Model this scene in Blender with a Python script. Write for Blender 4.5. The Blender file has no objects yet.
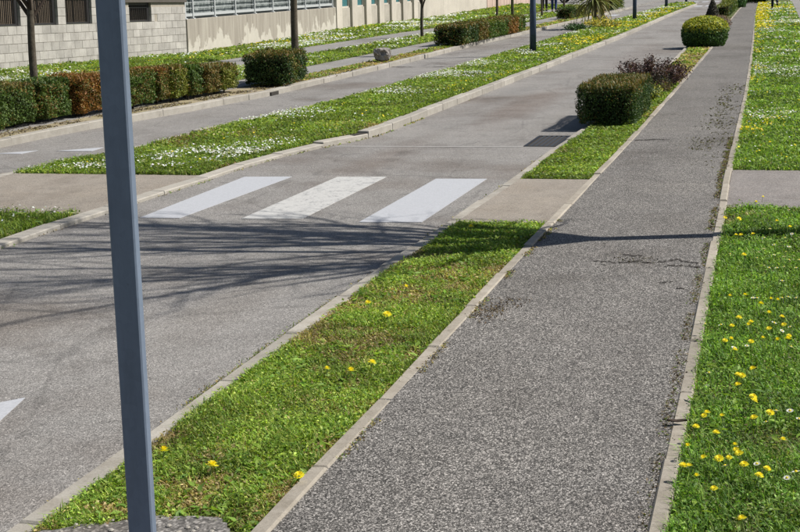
import bpy, bmesh, math, random
import numpy as np
from mathutils import Vector, Matrix

S = bpy.context.scene
COL = S.collection
random.seed(7)
RNG = np.random.default_rng(11)

# ------------------------------------------------------------------ camera, sky, sun, exposure
cam = bpy.data.cameras.new('camera')
cam.sensor_width = 36.0
cam.lens = 65.25
cam.clip_start = 0.1
cam.clip_end = 3000
camo = bpy.data.objects.new('camera', cam)
COL.objects.link(camo)
right = Vector((0.96781, 0.25057, -0.02354))
down = Vector((0.02614, -0.19313, -0.98083))
fwd = Vector((-0.25031, 0.94864, -0.19346))
camo.matrix_world = Matrix(((right.x, -down.x, -fwd.x, 0), (right.y, -down.y, -fwd.y, 0),
                            (right.z, -down.z, -fwd.z, 2.0), (0, 0, 0, 1)))
S.camera = camo

SUN_DIR = Vector((0.952, 0.305, 0.0)).normalized()      # horizontal bearing of the sun
ELEV = math.radians(49)
w = bpy.data.worlds.new('World'); S.world = w; w.use_nodes = True
wn = w.node_tree.nodes; wn.clear()
sky = wn.new('ShaderNodeTexSky'); sky.sky_type = 'NISHITA'; sky.sun_disc = False
sky.sun_elevation = ELEV
sky.sun_rotation = math.atan2(SUN_DIR.x, SUN_DIR.y)
bg = wn.new('ShaderNodeBackground'); bg.inputs['Strength'].default_value = 0.055
wo = wn.new('ShaderNodeOutputWorld')
w.node_tree.links.new(sky.outputs[0], bg.inputs[0]); w.node_tree.links.new(bg.outputs[0], wo.inputs[0])
sl = bpy.data.lights.new('sun', 'SUN'); sl.energy = 4.9; sl.angle = math.radians(0.53); sl.color = (1.0, 0.955, 0.88)
so = bpy.data.objects.new('sun', sl); COL.objects.link(so)
sd = Vector((SUN_DIR.x*math.cos(ELEV), SUN_DIR.y*math.cos(ELEV), math.sin(ELEV)))
so.rotation_euler = sd.to_track_quat('Z', 'Y').to_euler()
so.location = (20, 10, 30)
S.view_settings.view_transform = 'Standard'; S.view_settings.look = 'None'
S.view_settings.exposure = 0.42; S.view_settings.gamma = 1.0

# ------------------------------------------------------------------ helpers
def tag(o, label=None, cat=None, group=None, kind=None):
    if label: o['label'] = label
    if cat: o['category'] = cat
    if group: o['group'] = group
    if kind: o['kind'] = kind
    return o

def link(name, me, mat=None, parent=None, loc=None):
    o = bpy.data.objects.new(name, me); COL.objects.link(o)
    if mat is not None and me is not None and len(me.materials) == 0: me.materials.append(mat)
    if parent: o.parent = parent
    if loc is not None: o.location = loc
    return o

def empty(name, loc, rz=0.0):
    o = bpy.data.objects.new(name, None); COL.objects.link(o); o.empty_display_size = 0.2
    o.location = loc; o.rotation_euler.z = rz
    return o

def copy_tree(o, parent=None):
    c = o.copy(); COL.objects.link(c)
    if parent: c.parent = parent
    for ch in list(o.children): copy_tree(ch, c)
    return c

class MB:
    """collects verts / faces and makes ONE mesh"""
    def __init__(s): s.v = []; s.f = []
    def add(s, vs, fs):
        n = len(s.v); s.v += [tuple(p) for p in vs]; s.f += [tuple(i+n for i in q) for q in fs]; return s
    def box(s, x0, x1, y0, y1, z0, z1):
        return s.add([(x0,y0,z0),(x1,y0,z0),(x1,y1,z0),(x0,y1,z0),(x0,y0,z1),(x1,y0,z1),(x1,y1,z1),(x0,y1,z1)],
                     [(3,2,1,0),(4,5,6,7),(0,1,5,4),(1,2,6,5),(2,3,7,6),(3,0,4,7)])
    def tube(s, pts, rad, n=6, cap=True):
        pts = [Vector(p) for p in pts]; rings = []
        for i, p in enumerate(pts):
            t = (pts[min(i+1, len(pts)-1)] - pts[max(i-1, 0)]).normalized()
            a = t.cross(Vector((0.31, 0.95, 0.05))); a = a.normalized() if a.length > 1e-4 else Vector((1,0,0))
            b = t.cross(a)
            rings.append([p + (a*math.cos(2*math.pi*k/n) + b*math.sin(2*math.pi*k/n))*rad[i] for k in range(n)])
        vs = [q for r in rings for q in r]; fs = []
        for i in range(len(pts)-1):
            for k in range(n):
                k2 = (k+1) % n
                fs.append((i*n+k, i*n+k2, (i+1)*n+k2, (i+1)*n+k))
        if cap: fs += [tuple(range(n-1, -1, -1)), tuple(range((len(pts)-1)*n, len(pts)*n))]
        return s.add(vs, fs)
    def lathe(s, prof, n=16, c=(0,0,0)):
        vs = []; fs = []
        for r, z in prof:
            for k in range(n): vs.append((c[0]+r*math.cos(2*math.pi*k/n), c[1]+r*math.sin(2*math.pi*k/n), c[2]+z))
        for i in range(len(prof)-1):
            for k in range(n):
                k2 = (k+1) % n; fs.append((i*n+k, i*n+k2, (i+1)*n+k2, (i+1)*n+k))
        fs += [tuple(range(n-1,-1,-1)), tuple(range((len(prof)-1)*n, len(prof)*n))]
        return s.add(vs, fs)
    def mesh(s, name):
        me = bpy.data.meshes.new(name); me.from_pydata(s.v, [], s.f); me.update(); return me
    def build(s, name, mat, parent=None, loc=None, smooth=False, bevel=0.0):
        me = s.mesh(name)
        if bevel > 0:
            bm = bmesh.new(); bm.from_mesh(me)
            bmesh.ops.bevel(bm, geom=list(bm.edges), offset=bevel, segments=1, affect='EDGES')
            bm.to_mesh(me); bm.free()
        if smooth: me.polygons.foreach_set('use_smooth', [True]*len(me.polygons))
        return link(name, me, mat, parent, loc)

def mesh_np(name, V, F, C=None):
    """V (n,3), F (m,k) constant size polygons, C (n,3) point colours"""
    me = bpy.data.meshes.new(name)
    V = np.ascontiguousarray(V, np.float32); F = np.ascontiguousarray(F, np.int32)
    m, k = F.shape
    me.vertices.add(len(V)); me.vertices.foreach_set('co', V.ravel())
    me.loops.add(m*k); me.loops.foreach_set('vertex_index', F.ravel())
    me.polygons.add(m); me.polygons.foreach_set('loop_start', np.arange(0, m*k, k, dtype=np.int32))
    me.update(calc_edges=True)
    if C is not None:
        a = me.color_attributes.new('Col', 'FLOAT_COLOR', 'POINT')
        a.data.foreach_set('color', np.concatenate([C, np.ones((len(C), 1))], 1).astype(np.float32).ravel())
    return me

def vnoise(x, y, sc, seed=0):
    x = np.asarray(x)*sc + seed*17.3; y = np.asarray(y)*sc + seed*9.1
    xi = np.floor(x).astype(int); yi = np.floor(y).astype(int)
    fx = x-xi; fy = y-yi; fx = fx*fx*(3-2*fx); fy = fy*fy*(3-2*fy)
    def h(a, b):
        v = np.sin(a*127.1 + b*311.7 + seed*74.7)*43758.5453
        return v-np.floor(v)
    return (h(xi,yi)*(1-fx)+h(xi+1,yi)*fx)*(1-fy) + (h(xi,yi+1)*(1-fx)+h(xi+1,yi+1)*fx)*fy

# ------------------------------------------------------------------ materials
class NT:
    def __init__(s, name):
        s.m = bpy.data.materials.new(name); s.m.use_nodes = True
        s.t = s.m.node_tree; s.t.nodes.clear()
        s.out = s.n('ShaderNodeOutputMaterial')
    def n(s, typ, **kw):
        x = s.t.nodes.new(typ)
        for k, v in kw.items(): setattr(x, k, v)
        return x
    def l(s, a, b): s.t.links.new(a, b)
    def pos(s): return s.n('ShaderNodeNewGeometry').outputs['Position']
    def objc(s): return s.n('ShaderNodeTexCoord').outputs['Object']
    def mapp(s, vec, scale):
        m = s.n('ShaderNodeMapping'); m.inputs['Scale'].default_value = scale; s.l(vec, m.inputs['Vector']); return m.outputs[0]
    def noise(s, vec, sc, det=4, rough=.6):
        x = s.n('ShaderNodeTexNoise'); x.inputs['Scale'].default_value = sc; x.inputs['Detail'].default_value = det
        x.inputs['Roughness'].default_value = rough; s.l(vec, x.inputs['Vector']); return x.outputs['Fac']
    def voro(s, vec, sc, feat='F1'):
        x = s.n('ShaderNodeTexVoronoi'); x.feature = feat; x.inputs['Scale'].default_value = sc; s.l(vec, x.inputs['Vector']); return x
    def ramp(s, fac, stops, interp='LINEAR'):
        r = s.n('ShaderNodeValToRGB'); r.color_ramp.interpolation = interp
        el = r.color_ramp.elements
        while len(el) < len(stops): el.new(0.5)
        for e, (p, c) in zip(el, stops):
            e.position = p
            e.color = (c[0], c[1], c[2], 1) if not isinstance(c, (int, float)) else (c, c, c, 1)
        s.l(fac, r.inputs[0]); return r.outputs[0]
    def mix(s, fac, a, b, mode='MIX'):
        x = s.n('ShaderNodeMix'); x.data_type = 'RGBA'; x.blend_type = mode
        for v, i in ((fac, 0), (a, 6), (b, 7)):
            if hasattr(v, 'is_linked') or hasattr(v, 'links'): s.l(v, x.inputs[i])
            elif isinstance(v, (int, float)): x.inputs[i].default_value = v if i == 0 else (v, v, v, 1)
            else: x.inputs[i].default_value = (v[0], v[1], v[2], 1)
        return x.outputs[2]
    def math(s, op, a, b=None):
        x = s.n('ShaderNodeMath'); x.operation = op
        for v, i in ((a, 0), (b, 1)):
            if v is None: continue
            if isinstance(v, (int, float)): x.inputs[i].default_value = v
            else: s.l(v, x.inputs[i])
        return x.outputs[0]
    def bsdf(s, color, rough=.8, metal=0, bump=None, bstr=.3, bdist=.01, spec=.3):
        b = s.n('ShaderNodeBsdfPrincipled')
        if hasattr(color, 'links'): s.l(color, b.inputs['Base Color'])
        else: b.inputs['Base Color'].default_value = (*color, 1)
        if hasattr(rough, 'links'): s.l(rough, b.inputs['Roughness'])
        else: b.inputs['Roughness'].default_value = rough
        b.inputs['Metallic'].default_value = metal
        b.inputs['Specular IOR Level'].default_value = spec
        if bump is not None:
            u = s.n('ShaderNodeBump'); u.inputs['Strength'].default_value = bstr; u.inputs['Distance'].default_value = bdist
            s.l(bump, u.inputs['Height']); s.l(u.outputs[0], b.inputs['Normal'])
        s.l(b.outputs[0], s.out.inputs[0]); return b

def asphalt(name, chips, stain, chip_scale=105, big=.6, stain_amt=.5, lum=1.0, cracks=0.0, spots=()):
    t = NT(name); p = t.pos()
    q = t.mapp(p, (1, .72, 1))                                # stones rolled in along the paver's travel
    v = t.voro(q, chip_scale*2.1)
    sep = t.n('ShaderNodeSeparateColor'); t.l(v.outputs['Color'], sep.inputs[0])
    c = t.ramp(sep.outputs[0], chips)
    v2 = t.voro(q, chip_scale*1.15); sep2 = t.n('ShaderNodeSeparateColor'); t.l(v2.outputs['Color'], sep2.inputs[0])
    c = t.mix(.35, c, t.ramp(sep2.outputs[1], chips))
    # gaps between the chips
    gap = t.ramp(v.outputs['Distance'], [(0.0, 1.1), (.45, 1.0), (.85, .35)])
    c = t.mix(.7, c, gap, 'MULTIPLY')
    n1 = t.noise(p, big, 5, .65)
    n2 = t.noise(p, big*5.5, 5, .7)
    n3 = t.noise(t.mapp(p, (1.0, .12, 1)), 1.7, 4, .6)      # wear along the driving direction
    c = t.mix(stain_amt, c, t.ramp(n1, [(.3, stain[0]), (.5, (1,1,1)), (.72, stain[1])]), 'MULTIPLY')
    c = t.mix(.45, c, t.ramp(n2, [(.25, .62), (.5, 1.0), (.8, 1.18)]), 'MULTIPLY')
    c = t.mix(.35, c, t.ramp(n3, [(.3, .72), (.55, 1.0)]), 'MULTIPLY')
    if cracks:
        ck = t.voro(t.mapp(p, (1, .55, 1)), .75, 'DISTANCE_TO_EDGE')
        nn = t.noise(p, 3, 4)
        ds = t.math('ADD', ck.outputs['Distance'], t.math('MULTIPLY', t.math('SUBTRACT', nn, .5), .12))
        msk = t.ramp(ds, [(0.0, 0.4), (.003, 0.4), (.007, 1.0)])
        c = t.mix(cracks, c, msk, 'MULTIPLY')
    n5 = t.noise(t.mapp(p, (1, .5, 1)), .9, 6, .72)
    c = t.mix(.42, c, t.ramp(n5, [(.34, (.55,.51,.48)), (.47, (1,1,1)), (.66, (1.12,1.11,1.09))]), 'MULTIPLY')
    for (sx, sy, rx, ry, dark) in spots:          # old oil and rubber stains
        mp = t.n('ShaderNodeMapping'); mp.vector_type = 'TEXTURE'
        mp.inputs['Location'].default_value = (sx, sy, 0); mp.inputs['Scale'].default_value = (rx, ry, 1); t.l(p, mp.inputs['Vector'])
        ln = t.n('ShaderNodeVectorMath'); ln.operation = 'LENGTH'; t.l(mp.outputs[0], ln.inputs[0])
        e = t.math('ADD', ln.outputs['Value'], t.math('MULTIPLY', t.math('SUBTRACT', n2, .5), 1.6))
        c = t.mix(t.ramp(e, [(.35, .75), (1.0, 0.0)]), c, dark, 'MULTIPLY')
    c = t.mix(1.0, c, lum, 'MULTIPLY')
    t.bsdf(c, .85, 0, sep.outputs[1], .45, .004, .25)
    return t.m

M = {}
M['road'] = asphalt('road_asphalt', [(0, .085), (.3, .18), (.7, .275), (.92, .40), (1, .66)], [(.66, .60, .56), (1.08, 1.07, 1.06)], 122, .30, 1.0, (1.0,.955,.905), .3, [(-4.75,7.7,1.1,1.0,(.62,.57,.53)),(-3.7,5.3,.35,.5,(.75,.72,.70)),(-3.9,23,.5,4.5,(.84,.76,.72)),(-4.4,16,.35,3.,(.88,.83,.80)),(-3.5,37,.6,9,(.88,.84,.83)),(-3.35,8.6,.3,1.6,(.86,.84,.82))])
M['path'] = asphalt('path_asphalt', [(0, .015), (.38, .085), (.68, .20), (.85, .42), (1, .95)], [(.80, .79, .77), (1.1, 1.09, 1.07)], 118, .5, .9, (.78,.735,.685))
M['pad'] = asphalt('tan_chippings', [(0, .16), (.3, .25), (.75, .32), (1, .45)], [(.85, .8, .74), (1.0, .97, .92)], 110, .8, .6, (1.0, .89, .76))
M['redpad'] = asphalt('reddish_chippings', [(0, .10), (.3, .19), (.75, .27), (1, .42)], [(.85, .8, .75), (1.05, 1.0, .97)], 105, .8, .6, (1.0, .92, .87))
M['sidepath'] = asphalt('pale_asphalt', [(0, .16), (.3, .24), (.75, .30), (1, .40)], [(.9, .86, .82), (1.0, .98, .95)], 90, .4, .6, (1.0, .97, .92))

def concrete(name, base, var=.25, sc=6, stain=(.7,.66,.6)):
    t = NT(name); p = t.pos()
    n1 = t.noise(p, sc, 6, .7); n2 = t.noise(p, 90, 3, .7); n3 = t.noise(p, 1.1, 4, .6)
    c = t.mix(var*2, base, t.ramp(n1, [(.3, stain), (.6, (1.06,1.05,1.03))]), 'MULTIPLY')
    c = t.mix(.5, c, t.ramp(n2, [(.3, .72), (.6, 1.1)]), 'MULTIPLY')
    c = t.mix(.5, c, t.ramp(n3, [(.3, .72), (.6, 1.05)]), 'MULTIPLY')
    oi = t.n('ShaderNodeObjectInfo')
    c = t.mix(.6, c, t.ramp(oi.outputs['Random'], [(0, .74), (1, 1.12)]), 'MULTIPLY')
    n4 = t.noise(p, 14, 5, .75)
    c = t.mix(.6, c, t.ramp(n4, [(.30, .5), (.42, 1.0)]), 'MULTIPLY')
    t.bsdf(c, .9, 0, n2, .4, .005)
    return t.m
M['kerb'] = concrete('kerb_concrete', (.35, .33, .295))
M['kerb_grey'] = concrete('grey_kerb_concrete', (.345, .325, .29), .4, 5)
M['edging'] = concrete('edging_concrete', (.33, .30, .255), .35, 9)
M['block'] = concrete('wall_block_concrete', (.43, .415, .39), .4, 2.5, (.70,.68,.66))
M['mortar'] = concrete('wall_mortar', (.36, .33, .28))
M['coping'] = concrete('dark_coping', (.10, .09, .08))  # coping and roof tone, much darker than the wall blocks

def soil(name, a, b, c_, sc=7):
    t = NT(name); p = t.pos()
    n1 = t.noise(p, sc, 6, .75); n2 = t.noise(p, 55, 4, .75)
    c = t.ramp(n1, [(.3, a), (.5, b), (.7, c_)])
    c = t.mix(.7, c, t.ramp(n2, [(.3, .5), (.65, 1.25)]), 'MULTIPLY')
    t.bsdf(c, .95, 0, n2, .6, .02)
    return t.m
M['turf'] = soil('turf_soil', (.05,.075,.018), (.08,.10,.028), (.14,.12,.055))
M['bare'] = soil('bare_soil', (.20,.16,.11), (.32,.27,.18), (.24,.22,.09))
M['drygrass'] = soil('dry_turf', (.20,.18,.07), (.30,.25,.12), (.17,.18,.05))
M['ground'] = soil('far_turf', (.07,.09,.03), (.11,.12,.05), (.16,.15,.08), 1.5)

def plain(name, col, rough=.6, metal=0, spec=.4, var=.15, sc=20):
    t = NT(name); p = t.objc()
    n1 = t.noise(p, sc, 4, .6)
    c = t.mix(var*2, col, t.ramp(n1, [(.3, .75), (.65, 1.1)]), 'MULTIPLY')
    t.bsdf(c, rough, metal, None, spec=spec)
    return t.m

# road paint: new and worn
def paint(name, col, wear):
    t = NT(name); p = t.pos()
    v = t.voro(p, 100); sep = t.n('ShaderNodeSeparateColor'); t.l(v.outputs['Color'], sep.inputs[0])
    n1 = t.noise(p, 7, 6, .75); n2 = t.noise(p, 26, 5, .75)
    c = t.mix(.5, col, t.ramp(sep.outputs[0], [(0, .74), (1, 1.06)]), 'MULTIPLY')
    under = t.ramp(sep.outputs[1], [(0, .15), (1, .34)])
    mm = t.math('ADD', t.math('MULTIPLY', n1, .55), t.math('MULTIPLY', n2, .45))
    msk = t.ramp(mm, [(.5 - wear*.22, 1.0), (.5 - wear*.22 + .05, 0.0)] if wear < 1 else [(.42, 1), (.49, 0)])
    c = t.mix(t.math('MULTIPLY', msk, .9 if wear >= 1 else .8), c, under)
    t.bsdf(c, .7, 0, sep.outputs[0], .15, .003)
    return t.m
M['paint_new'] = paint('white_road_paint', (.40, .41, .435), .62)
M['paint_worn'] = paint('worn_white_road_paint', (.46, .455, .44), 1.0)
M['joint'] = plain('pale_joint', (.29, .28, .265), .9, 0, .3, .4, 6)
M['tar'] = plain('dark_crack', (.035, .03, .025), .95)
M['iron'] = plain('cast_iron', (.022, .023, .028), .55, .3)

# galvanised steel
def galv():
    t = NT('galvanised_steel'); p = t.objc()
    v = t.voro(p, 38); sep = t.n('ShaderNodeSeparateColor'); t.l(v.outputs['Color'], sep.inputs[0])
    n = t.noise(t.mapp(p, (14, 14, 2.2)), 1.0, 5, .7)
    c = t.mix(1.0, (.165, .205, .275), t.ramp(sep.outputs[0], [(0, .95), (1, 1.03)]), 'MULTIPLY')
    c = t.mix(.5, c, t.ramp(n, [(.3, .66), (.7, 1.12)]), 'MULTIPLY')
    n6 = t.noise(p, 55, 5, .8); c = t.mix(.5, c, t.ramp(n6, [(.28, .45), (.36, 1.0)]), 'MULTIPLY')
    rr = t.ramp(sep.outputs[1], [(0, .45), (1, .55)])
    t.bsdf(c, rr, .1, None, spec=.25)
    return t.m
M['galv'] = galv()
M['lamp_blue'] = plain('dark_blue_paint', (.035, .055, .10), .45, 0, .5)
M['white_metal'] = plain('pale_grey_metal', (.46, .48, .49), .5, .1)
M['dark_metal'] = plain('dark_metal', (.028, .027, .028), .5, .2)
M['wood_dark'] = plain('weathered_brown_boards', (.30, .235, .17), .85, 0, .2, .35, 14)
M['tree_bark'] = soil('grey_brown_bark', (.05,.04,.03), (.09,.075,.055), (.13,.11,.085), 9)
M['bark_green'] = soil('mossy_bark', (.05,.045,.025), (.085,.085,.04), (.11,.10,.06), 9)
M['twig'] = plain('twig_brown', (.05, .035, .025), .9)
M['glass_teal'] = plain('teal_window_glass', (.05, .17, .19), .12, 0, .6, .2, 3)
M['cream'] = concrete('cream_render', (.52, .48, .42), .12, 2.0, (.85,.82,.77))
M['panel_c'] = concrete('beige_concrete_panel', (.43, .40, .35), .2, 2.2, (.8,.76,.7))
M['pink'] = plain('pinkish_boards', (.52, .40, .34), .85, 0, .2, .3, 4)
M['car_dark'] = plain('dark_car_paint', (.02, .022, .027), .25, 0, .6)
M['rubber'] = plain('black_rubber', (.018, .018, .018), .85)
M['chrome'] = plain('pale_alloy', (.5, .5, .52), .35, .8)
M['lens'] = plain('clear_lamp_lens', (.6, .6, .6), .15, 0, .7)
M['lens_red'] = plain('red_lamp_lens', (.4, .03, .03), .2, 0, .7)

def lowwall():
    t = NT('streaked_concrete'); p = t.pos()
    drip = t.noise(t.mapp(p, (1, 7.0, .45)), 1.0, 5, .65)
    n2 = t.noise(p, 60, 3, .7); n3 = t.noise(p, 3.2, 5, .65)
    c = t.ramp(drip, [(.3, (.25,.225,.19)), (.5, (.33,.30,.255)), (.68, (.41,.38,.325))])
    c = t.mix(.5, c, t.ramp(n2, [(.3, .75), (.65, 1.1)]), 'MULTIPLY')
    # bare pale skin where the brown coat has flaked off near the foot
    sx = t.n('ShaderNodeSeparateXYZ'); t.l(p, sx.inputs[0])
    patch = t.noise(t.mapp(p, (1, 1.5, 1.0)), 1.0, 6, .6)
    hgt = t.math('SUBTRACT', patch, t.math('MULTIPLY', sx.outputs['Z'], .30))
    msk = t.ramp(hgt, [(.375, 0.0), (.40, 1.0)])
    c = t.mix(msk, c, t.mix(.4, (.50,.47,.41), t.ramp(n3, [(.3,.75),(.6,1.05)]), 'MULTIPLY'))
    t.bsdf(c, .9, 0, n2, .3, .01)
    return t.m
M['lowwall'] = lowwall()

def mottled(name, a, b, c_):
    t = NT(name); p = t.pos()
    n1 = t.noise(p, 5.5, 6, .8); n2 = t.noise(t.mapp(p, (1, .35, 1)), 1.2, 4)
    c = t.ramp(n1, [(.35, a), (.5, b), (.66, c_)])
    c = t.mix(.6, c, t.ramp(n2, [(.35, .7), (.6, 1.15)]), 'MULTIPLY')
    t.bsdf(c, .6)
    return t.m
M['screen'] = mottled('grey_screen_sheet', (.07,.085,.085), (.14,.16,.16), (.34,.37,.36))

def leafmat(name, trans=.35, rough=.55):
    t = NT(name)
    a = t.n('ShaderNodeAttribute'); a.attribute_name = 'Col'
    b = t.n('ShaderNodeBsdfPrincipled'); b.inputs['Roughness'].default_value = rough
    b.inputs['Specular IOR Level'].default_value = .3
    t.l(a.outputs['Color'], b.inputs['Base Color'])
    tr = t.n('ShaderNodeBsdfTranslucent')
    tc = t.mix(1.0, a.outputs['Color'], (1.25, 1.3, .6), 'MULTIPLY'); t.l(tc, tr.inputs['Color'])
    ms = t.n('ShaderNodeMixShader'); ms.inputs[0].default_value = trans
    t.l(b.outputs[0], ms.inputs[1]); t.l(tr.outputs[0], ms.inputs[2]); t.l(ms.outputs[0], t.out.inputs[0])
    return t.m
M['grass'] = leafmat('grass_blades', .40)
M['leaf'] = leafmat('shrub_leaves', .22)
M['petal'] = leafmat('flower_petals', .25, .6)
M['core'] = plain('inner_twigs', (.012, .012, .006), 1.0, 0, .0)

# ------------------------------------------------------------------ plan of the street (metres; Y runs along the road)
def F(pts):
    ys = [p[0] for p in pts]; xs = [p[1] for p in pts]
    return lambda Y: np.interp(Y, ys, xs)
pathL = F([(0,-1.735),(5,-1.735),(10,-1.725),(14,-1.70),(18,-1.675),(26,-1.68),(39,-1.73),(56,-1.97),(78,-2.14),(95,-2.2),(130,-2.3)])
edgeLo = lambda Y: pathL(Y) - .072                                  # lawn side of the left edging
pathR = F([(0,-.405),(5,-.41),(6.3,-.42),(8.2,-.442),(9.5,-.455),(11.7,-.47),(13.8,-.50),(18.2,-.525),(25.7,-.575),(38,-.73),(74,-1.27),(95,-1.5),(130,-1.9)])
edgeRo = lambda Y: pathR(Y) + .068
kerbRo = F([(0,-2.735),(9.5,-2.685),(10.5,-2.63),(11.6,-2.62),(14,-2.55),(16.5,-2.545),(18,-2.50),(34,-2.42),(60,-2.75),(80,-2.95),(130,-3.1)])
kerbRi = lambda Y: kerbRo(Y) + .115
medRo = F([(0,-5.96),(10.8,-5.88),(11.8,-5.82),(13.0,-5.79),(13.8,-5.74),(14.5,-5.735),(15.5,-5.68),(16.4,-5.54),(17.2,-5.36),(17.9,-5.14),(18.6,-5.08),(22,-5.06),(30,-5.0),(48,-4.95),(70,-5.15),(95,-5.2),(100,-5.6)])
medRi = lambda Y: medRo(Y) - np.interp(Y, [16.5, 18.5], [.155, .14])
medLi = F([(0,-8.1),(11,-8.1),(14.3,-8.08),(15.5,-7.95),(16.6,-7.65),(19.5,-7.25),(23,-6.98),(30,-6.9),(95,-6.85),(100,-6.5)])
medLo = lambda Y: medLi(Y) - .12
kerbLo = F([(0,-10.0),(16,-9.72),(18.5,-9.64),(20.2,-9.40),(22,-9.16),(25,-8.90),(29,-8.87),(34,-8.84),(43,-8.95),(54,-8.78),(74,-8.68),(130,-8.68)])
kerbLi = lambda Y: kerbLo(Y) - .15
ZP, ZR, ZM, ZL = .06, .05, .10, .09
Zmed = F([(0,.030),(16.2,.030),(18.4,.095),(97,.095),(100,.03)])      # the median is flush with the road near the crossing     # heights: path, right strip, median, left verge

def sheet(name, fL, fR, y0, y1, z, mat, dy=1.0, skirt=.12, nx=2, parent=None):
    """strip of ground between two edge lines, with thickness; z may be a function of x, y"""
    n = max(2, int((y1-y0)/dy)+1); ys = np.linspace(y0, y1, n)
    zf = z if callable(z) else (lambda x, y: z)
    mb = MB(); vs = []; fs = []
    for y in ys:
        a, b = float(fL(y)), float(fR(y))
        for k in range(nx+1):
            x = a + (b-a)*k/nx; vs.append((x, y, zf(x, y)))
    for i in range(n-1):
        for k in range(nx): 
            q = i*(nx+1)+k; fs.append((q, q+1, q+nx+2, q+nx+1))
    base = len(vs); ring = [i*(nx+1) for i in range(n)] ; rr = [i*(nx+1)+nx for i in range(n)]
    loop = list(range(nx+1)) + rr[1:] + [ (n-1)*(nx+1)+k for k in range(nx-1, -1, -1)] + ring[-2:0:-1]
    for q in loop: vs.append((vs[q][0], vs[q][1], vs[q][2]-skirt))
    L = len(loop)
    for i in range(L): 
        j = (i+1) % L; fs.append((loop[i], base+i, base+j, loop[j]))
    mb.add(vs, fs)
    o = mb.build(name, mat, parent)
    if parent is None: tag(o, kind='structure')
    return o
K = lambda c: (lambda Y: c)
P = lambda f, d: (lambda Y: f(Y)+d)

# ground sheet to the horizon
g = MB(); g.add([(-700,-200,-.06),(700,-200,-.06),(700,1500,-.06),(-700,1500,-.06)], [(0,1,2,3)])
tag(g.build('ground', M['ground']), kind='structure')
road = sheet('road', K(-10.3), K(-2.4), -20, 240, 0.0, M['road'], 4, .05)
path = sheet('path', P(pathL,-.03), P(pathR,.03), -8, 130, ZP, M['path'], 1.0)
strip_soil = sheet('verge', P(kerbRi,-.02), P(edgeLo,.02), -8, 130, lambda x,y: ZR-.012, M['turf'], 1.0)
crossing_pad = sheet('crossing_pad', P(kerbRi,-.015), P(edgeLo,.015), 11.42, 14.0, lambda x,y: ZR+.004, M['pad'], .6)
dry = sheet('dry_verge', P(kerbRi,-.01), P(edgeLo,.01), 26.5, 39.3, ZR-.004, M['drygrass'], 1.0)
lawn_soil = sheet('lawn', P(edgeRo,-.02), F([(0,6),(60,4),(130,3)]), -8, 130, ZR-.012, M['turf'], 1.0)
cross_path = sheet('cross_path', P(edgeRo,.0), K(6), 12.42, 14.85, ZR+.0, M['redpad'], .6)
far_paving = sheet('far_paving', F([(55,.66),(62,.70),(94,.53),(130,.4)]), K(30), 57, 240, ZR+.012, M['sidepath'], 3)
median_near = sheet('median_verge', P(medLi,-.02), P(medRi,.02), 2, 11.62, lambda x,y: float(Zmed(y))-.012, M['turf'], .6)
island = sheet('island_pad', P(medLo,-.02), P(medRi,.03), 11.62, 14.2, lambda x,y: float(Zmed(y))-.004, M['pad'], .5)
median_far = sheet('median_verge', P(medLi,-.02), P(medRi,.02), 14.2, 100, lambda x,y: float(Zmed(y))-.012, M['turf'], .5)
left_soil = sheet('planting_bed', F([(0,-10.6),(16,-10.6),(25,-10.5),(60,-10.5)]), P(kerbLi,.02), 6, 78, ZL-.006, M['bare'], 1.0)
side_lane = sheet('service_path', K(-10.6), F([(6,-10.2),(17,-10.25),(25,-9.85),(31,-9.62),(78,-9.5)]), 6, 78, ZL+.004, M['sidepath'], 1.5)
left_grass = sheet('daisy_verge', K(-12.25), K(-10.55), 6, 78, ZL+.006, M['turf'], 2)
left_path = sheet('left_path', F([(6,-13.9),(34,-13.85),(52,-13.6),(62,-13.1),(78,-12.8)]), K(-12.2), 6, 78, ZL+.012, M['sidepath'], 2)
forecourt = sheet('forecourt', F([(78,-13.2),(97,-13.2),(97.5,-24),(200,-24)]), P(kerbLi,.02), 78, 200, ZL+.005, M['sidepath'], 4)
bank_z = lambda x, y: ZL + np.interp(y, [20,29,36,40,48,54,70,85], [.18,.15,.03,-.08,-.02,.06,.05,.14])*np.clip((-13.5 - x)/3.2, 0, 1)
wall_verge = sheet('wall_verge', K(-17.3), F([(6,-13.8),(34,-13.75),(52,-13.5),(62,-13.0),(78,-12.7),(97,-12.9)]), 6, 97, bank_z, M['turf'], 2, .12, 5)

# painted markings and other pieces of the road
def patch(name, pts, z, mat, parent, th=.004):
    mb = MB(); n = len(pts)
    mb.add([(x,y,z) for x,y in pts] + [(x,y,z-th) for x,y in pts],
           [tuple(range(n))] + [(i, i+n, (i+1)%n+n, (i+1)%n) for i in range(n)])
    return mb.build(name, mat, parent)
s1 = patch('crossing_stripe', [(-5.42,11.61),(-5.05,11.63),(-4.93,14.33),(-5.44,14.28)], .004, M['paint_new'], road)
s1b = patch('crossing_stripe', [(-4.49,11.66),(-3.95,11.72),(-3.92,14.40),(-4.44,14.36)], .004, M['paint_worn'], road)
s1b['label'] = 'worn cream-white crossing stripe with dark flaking'
s1c = patch('crossing_stripe', [(-3.41,11.60),(-2.88,11.66),(-2.85,14.33),(-3.37,14.30)], .004, M['paint_new'], road)
patch('ramp_triangle', [(-3.60,6.26),(-4.25,5.45),(-3.36,5.05)], .004, M['paint_new'], road)
patch('ramp_triangle', [(-9.40,16.10),(-9.06,16.10),(-9.02,16.46)], .004, M['paint_new'], road)
patch('ramp_triangle', [(-8.74,16.42),(-8.26,16.42),(-8.30,16.83)], .004, M['paint_new'], road)
patch('pavement_joint', [(-5.30,17.06),(-2.55,17.11),(-2.55,17.19),(-5.30,17.14)], .003, M['joint'], road, .003)
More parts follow.
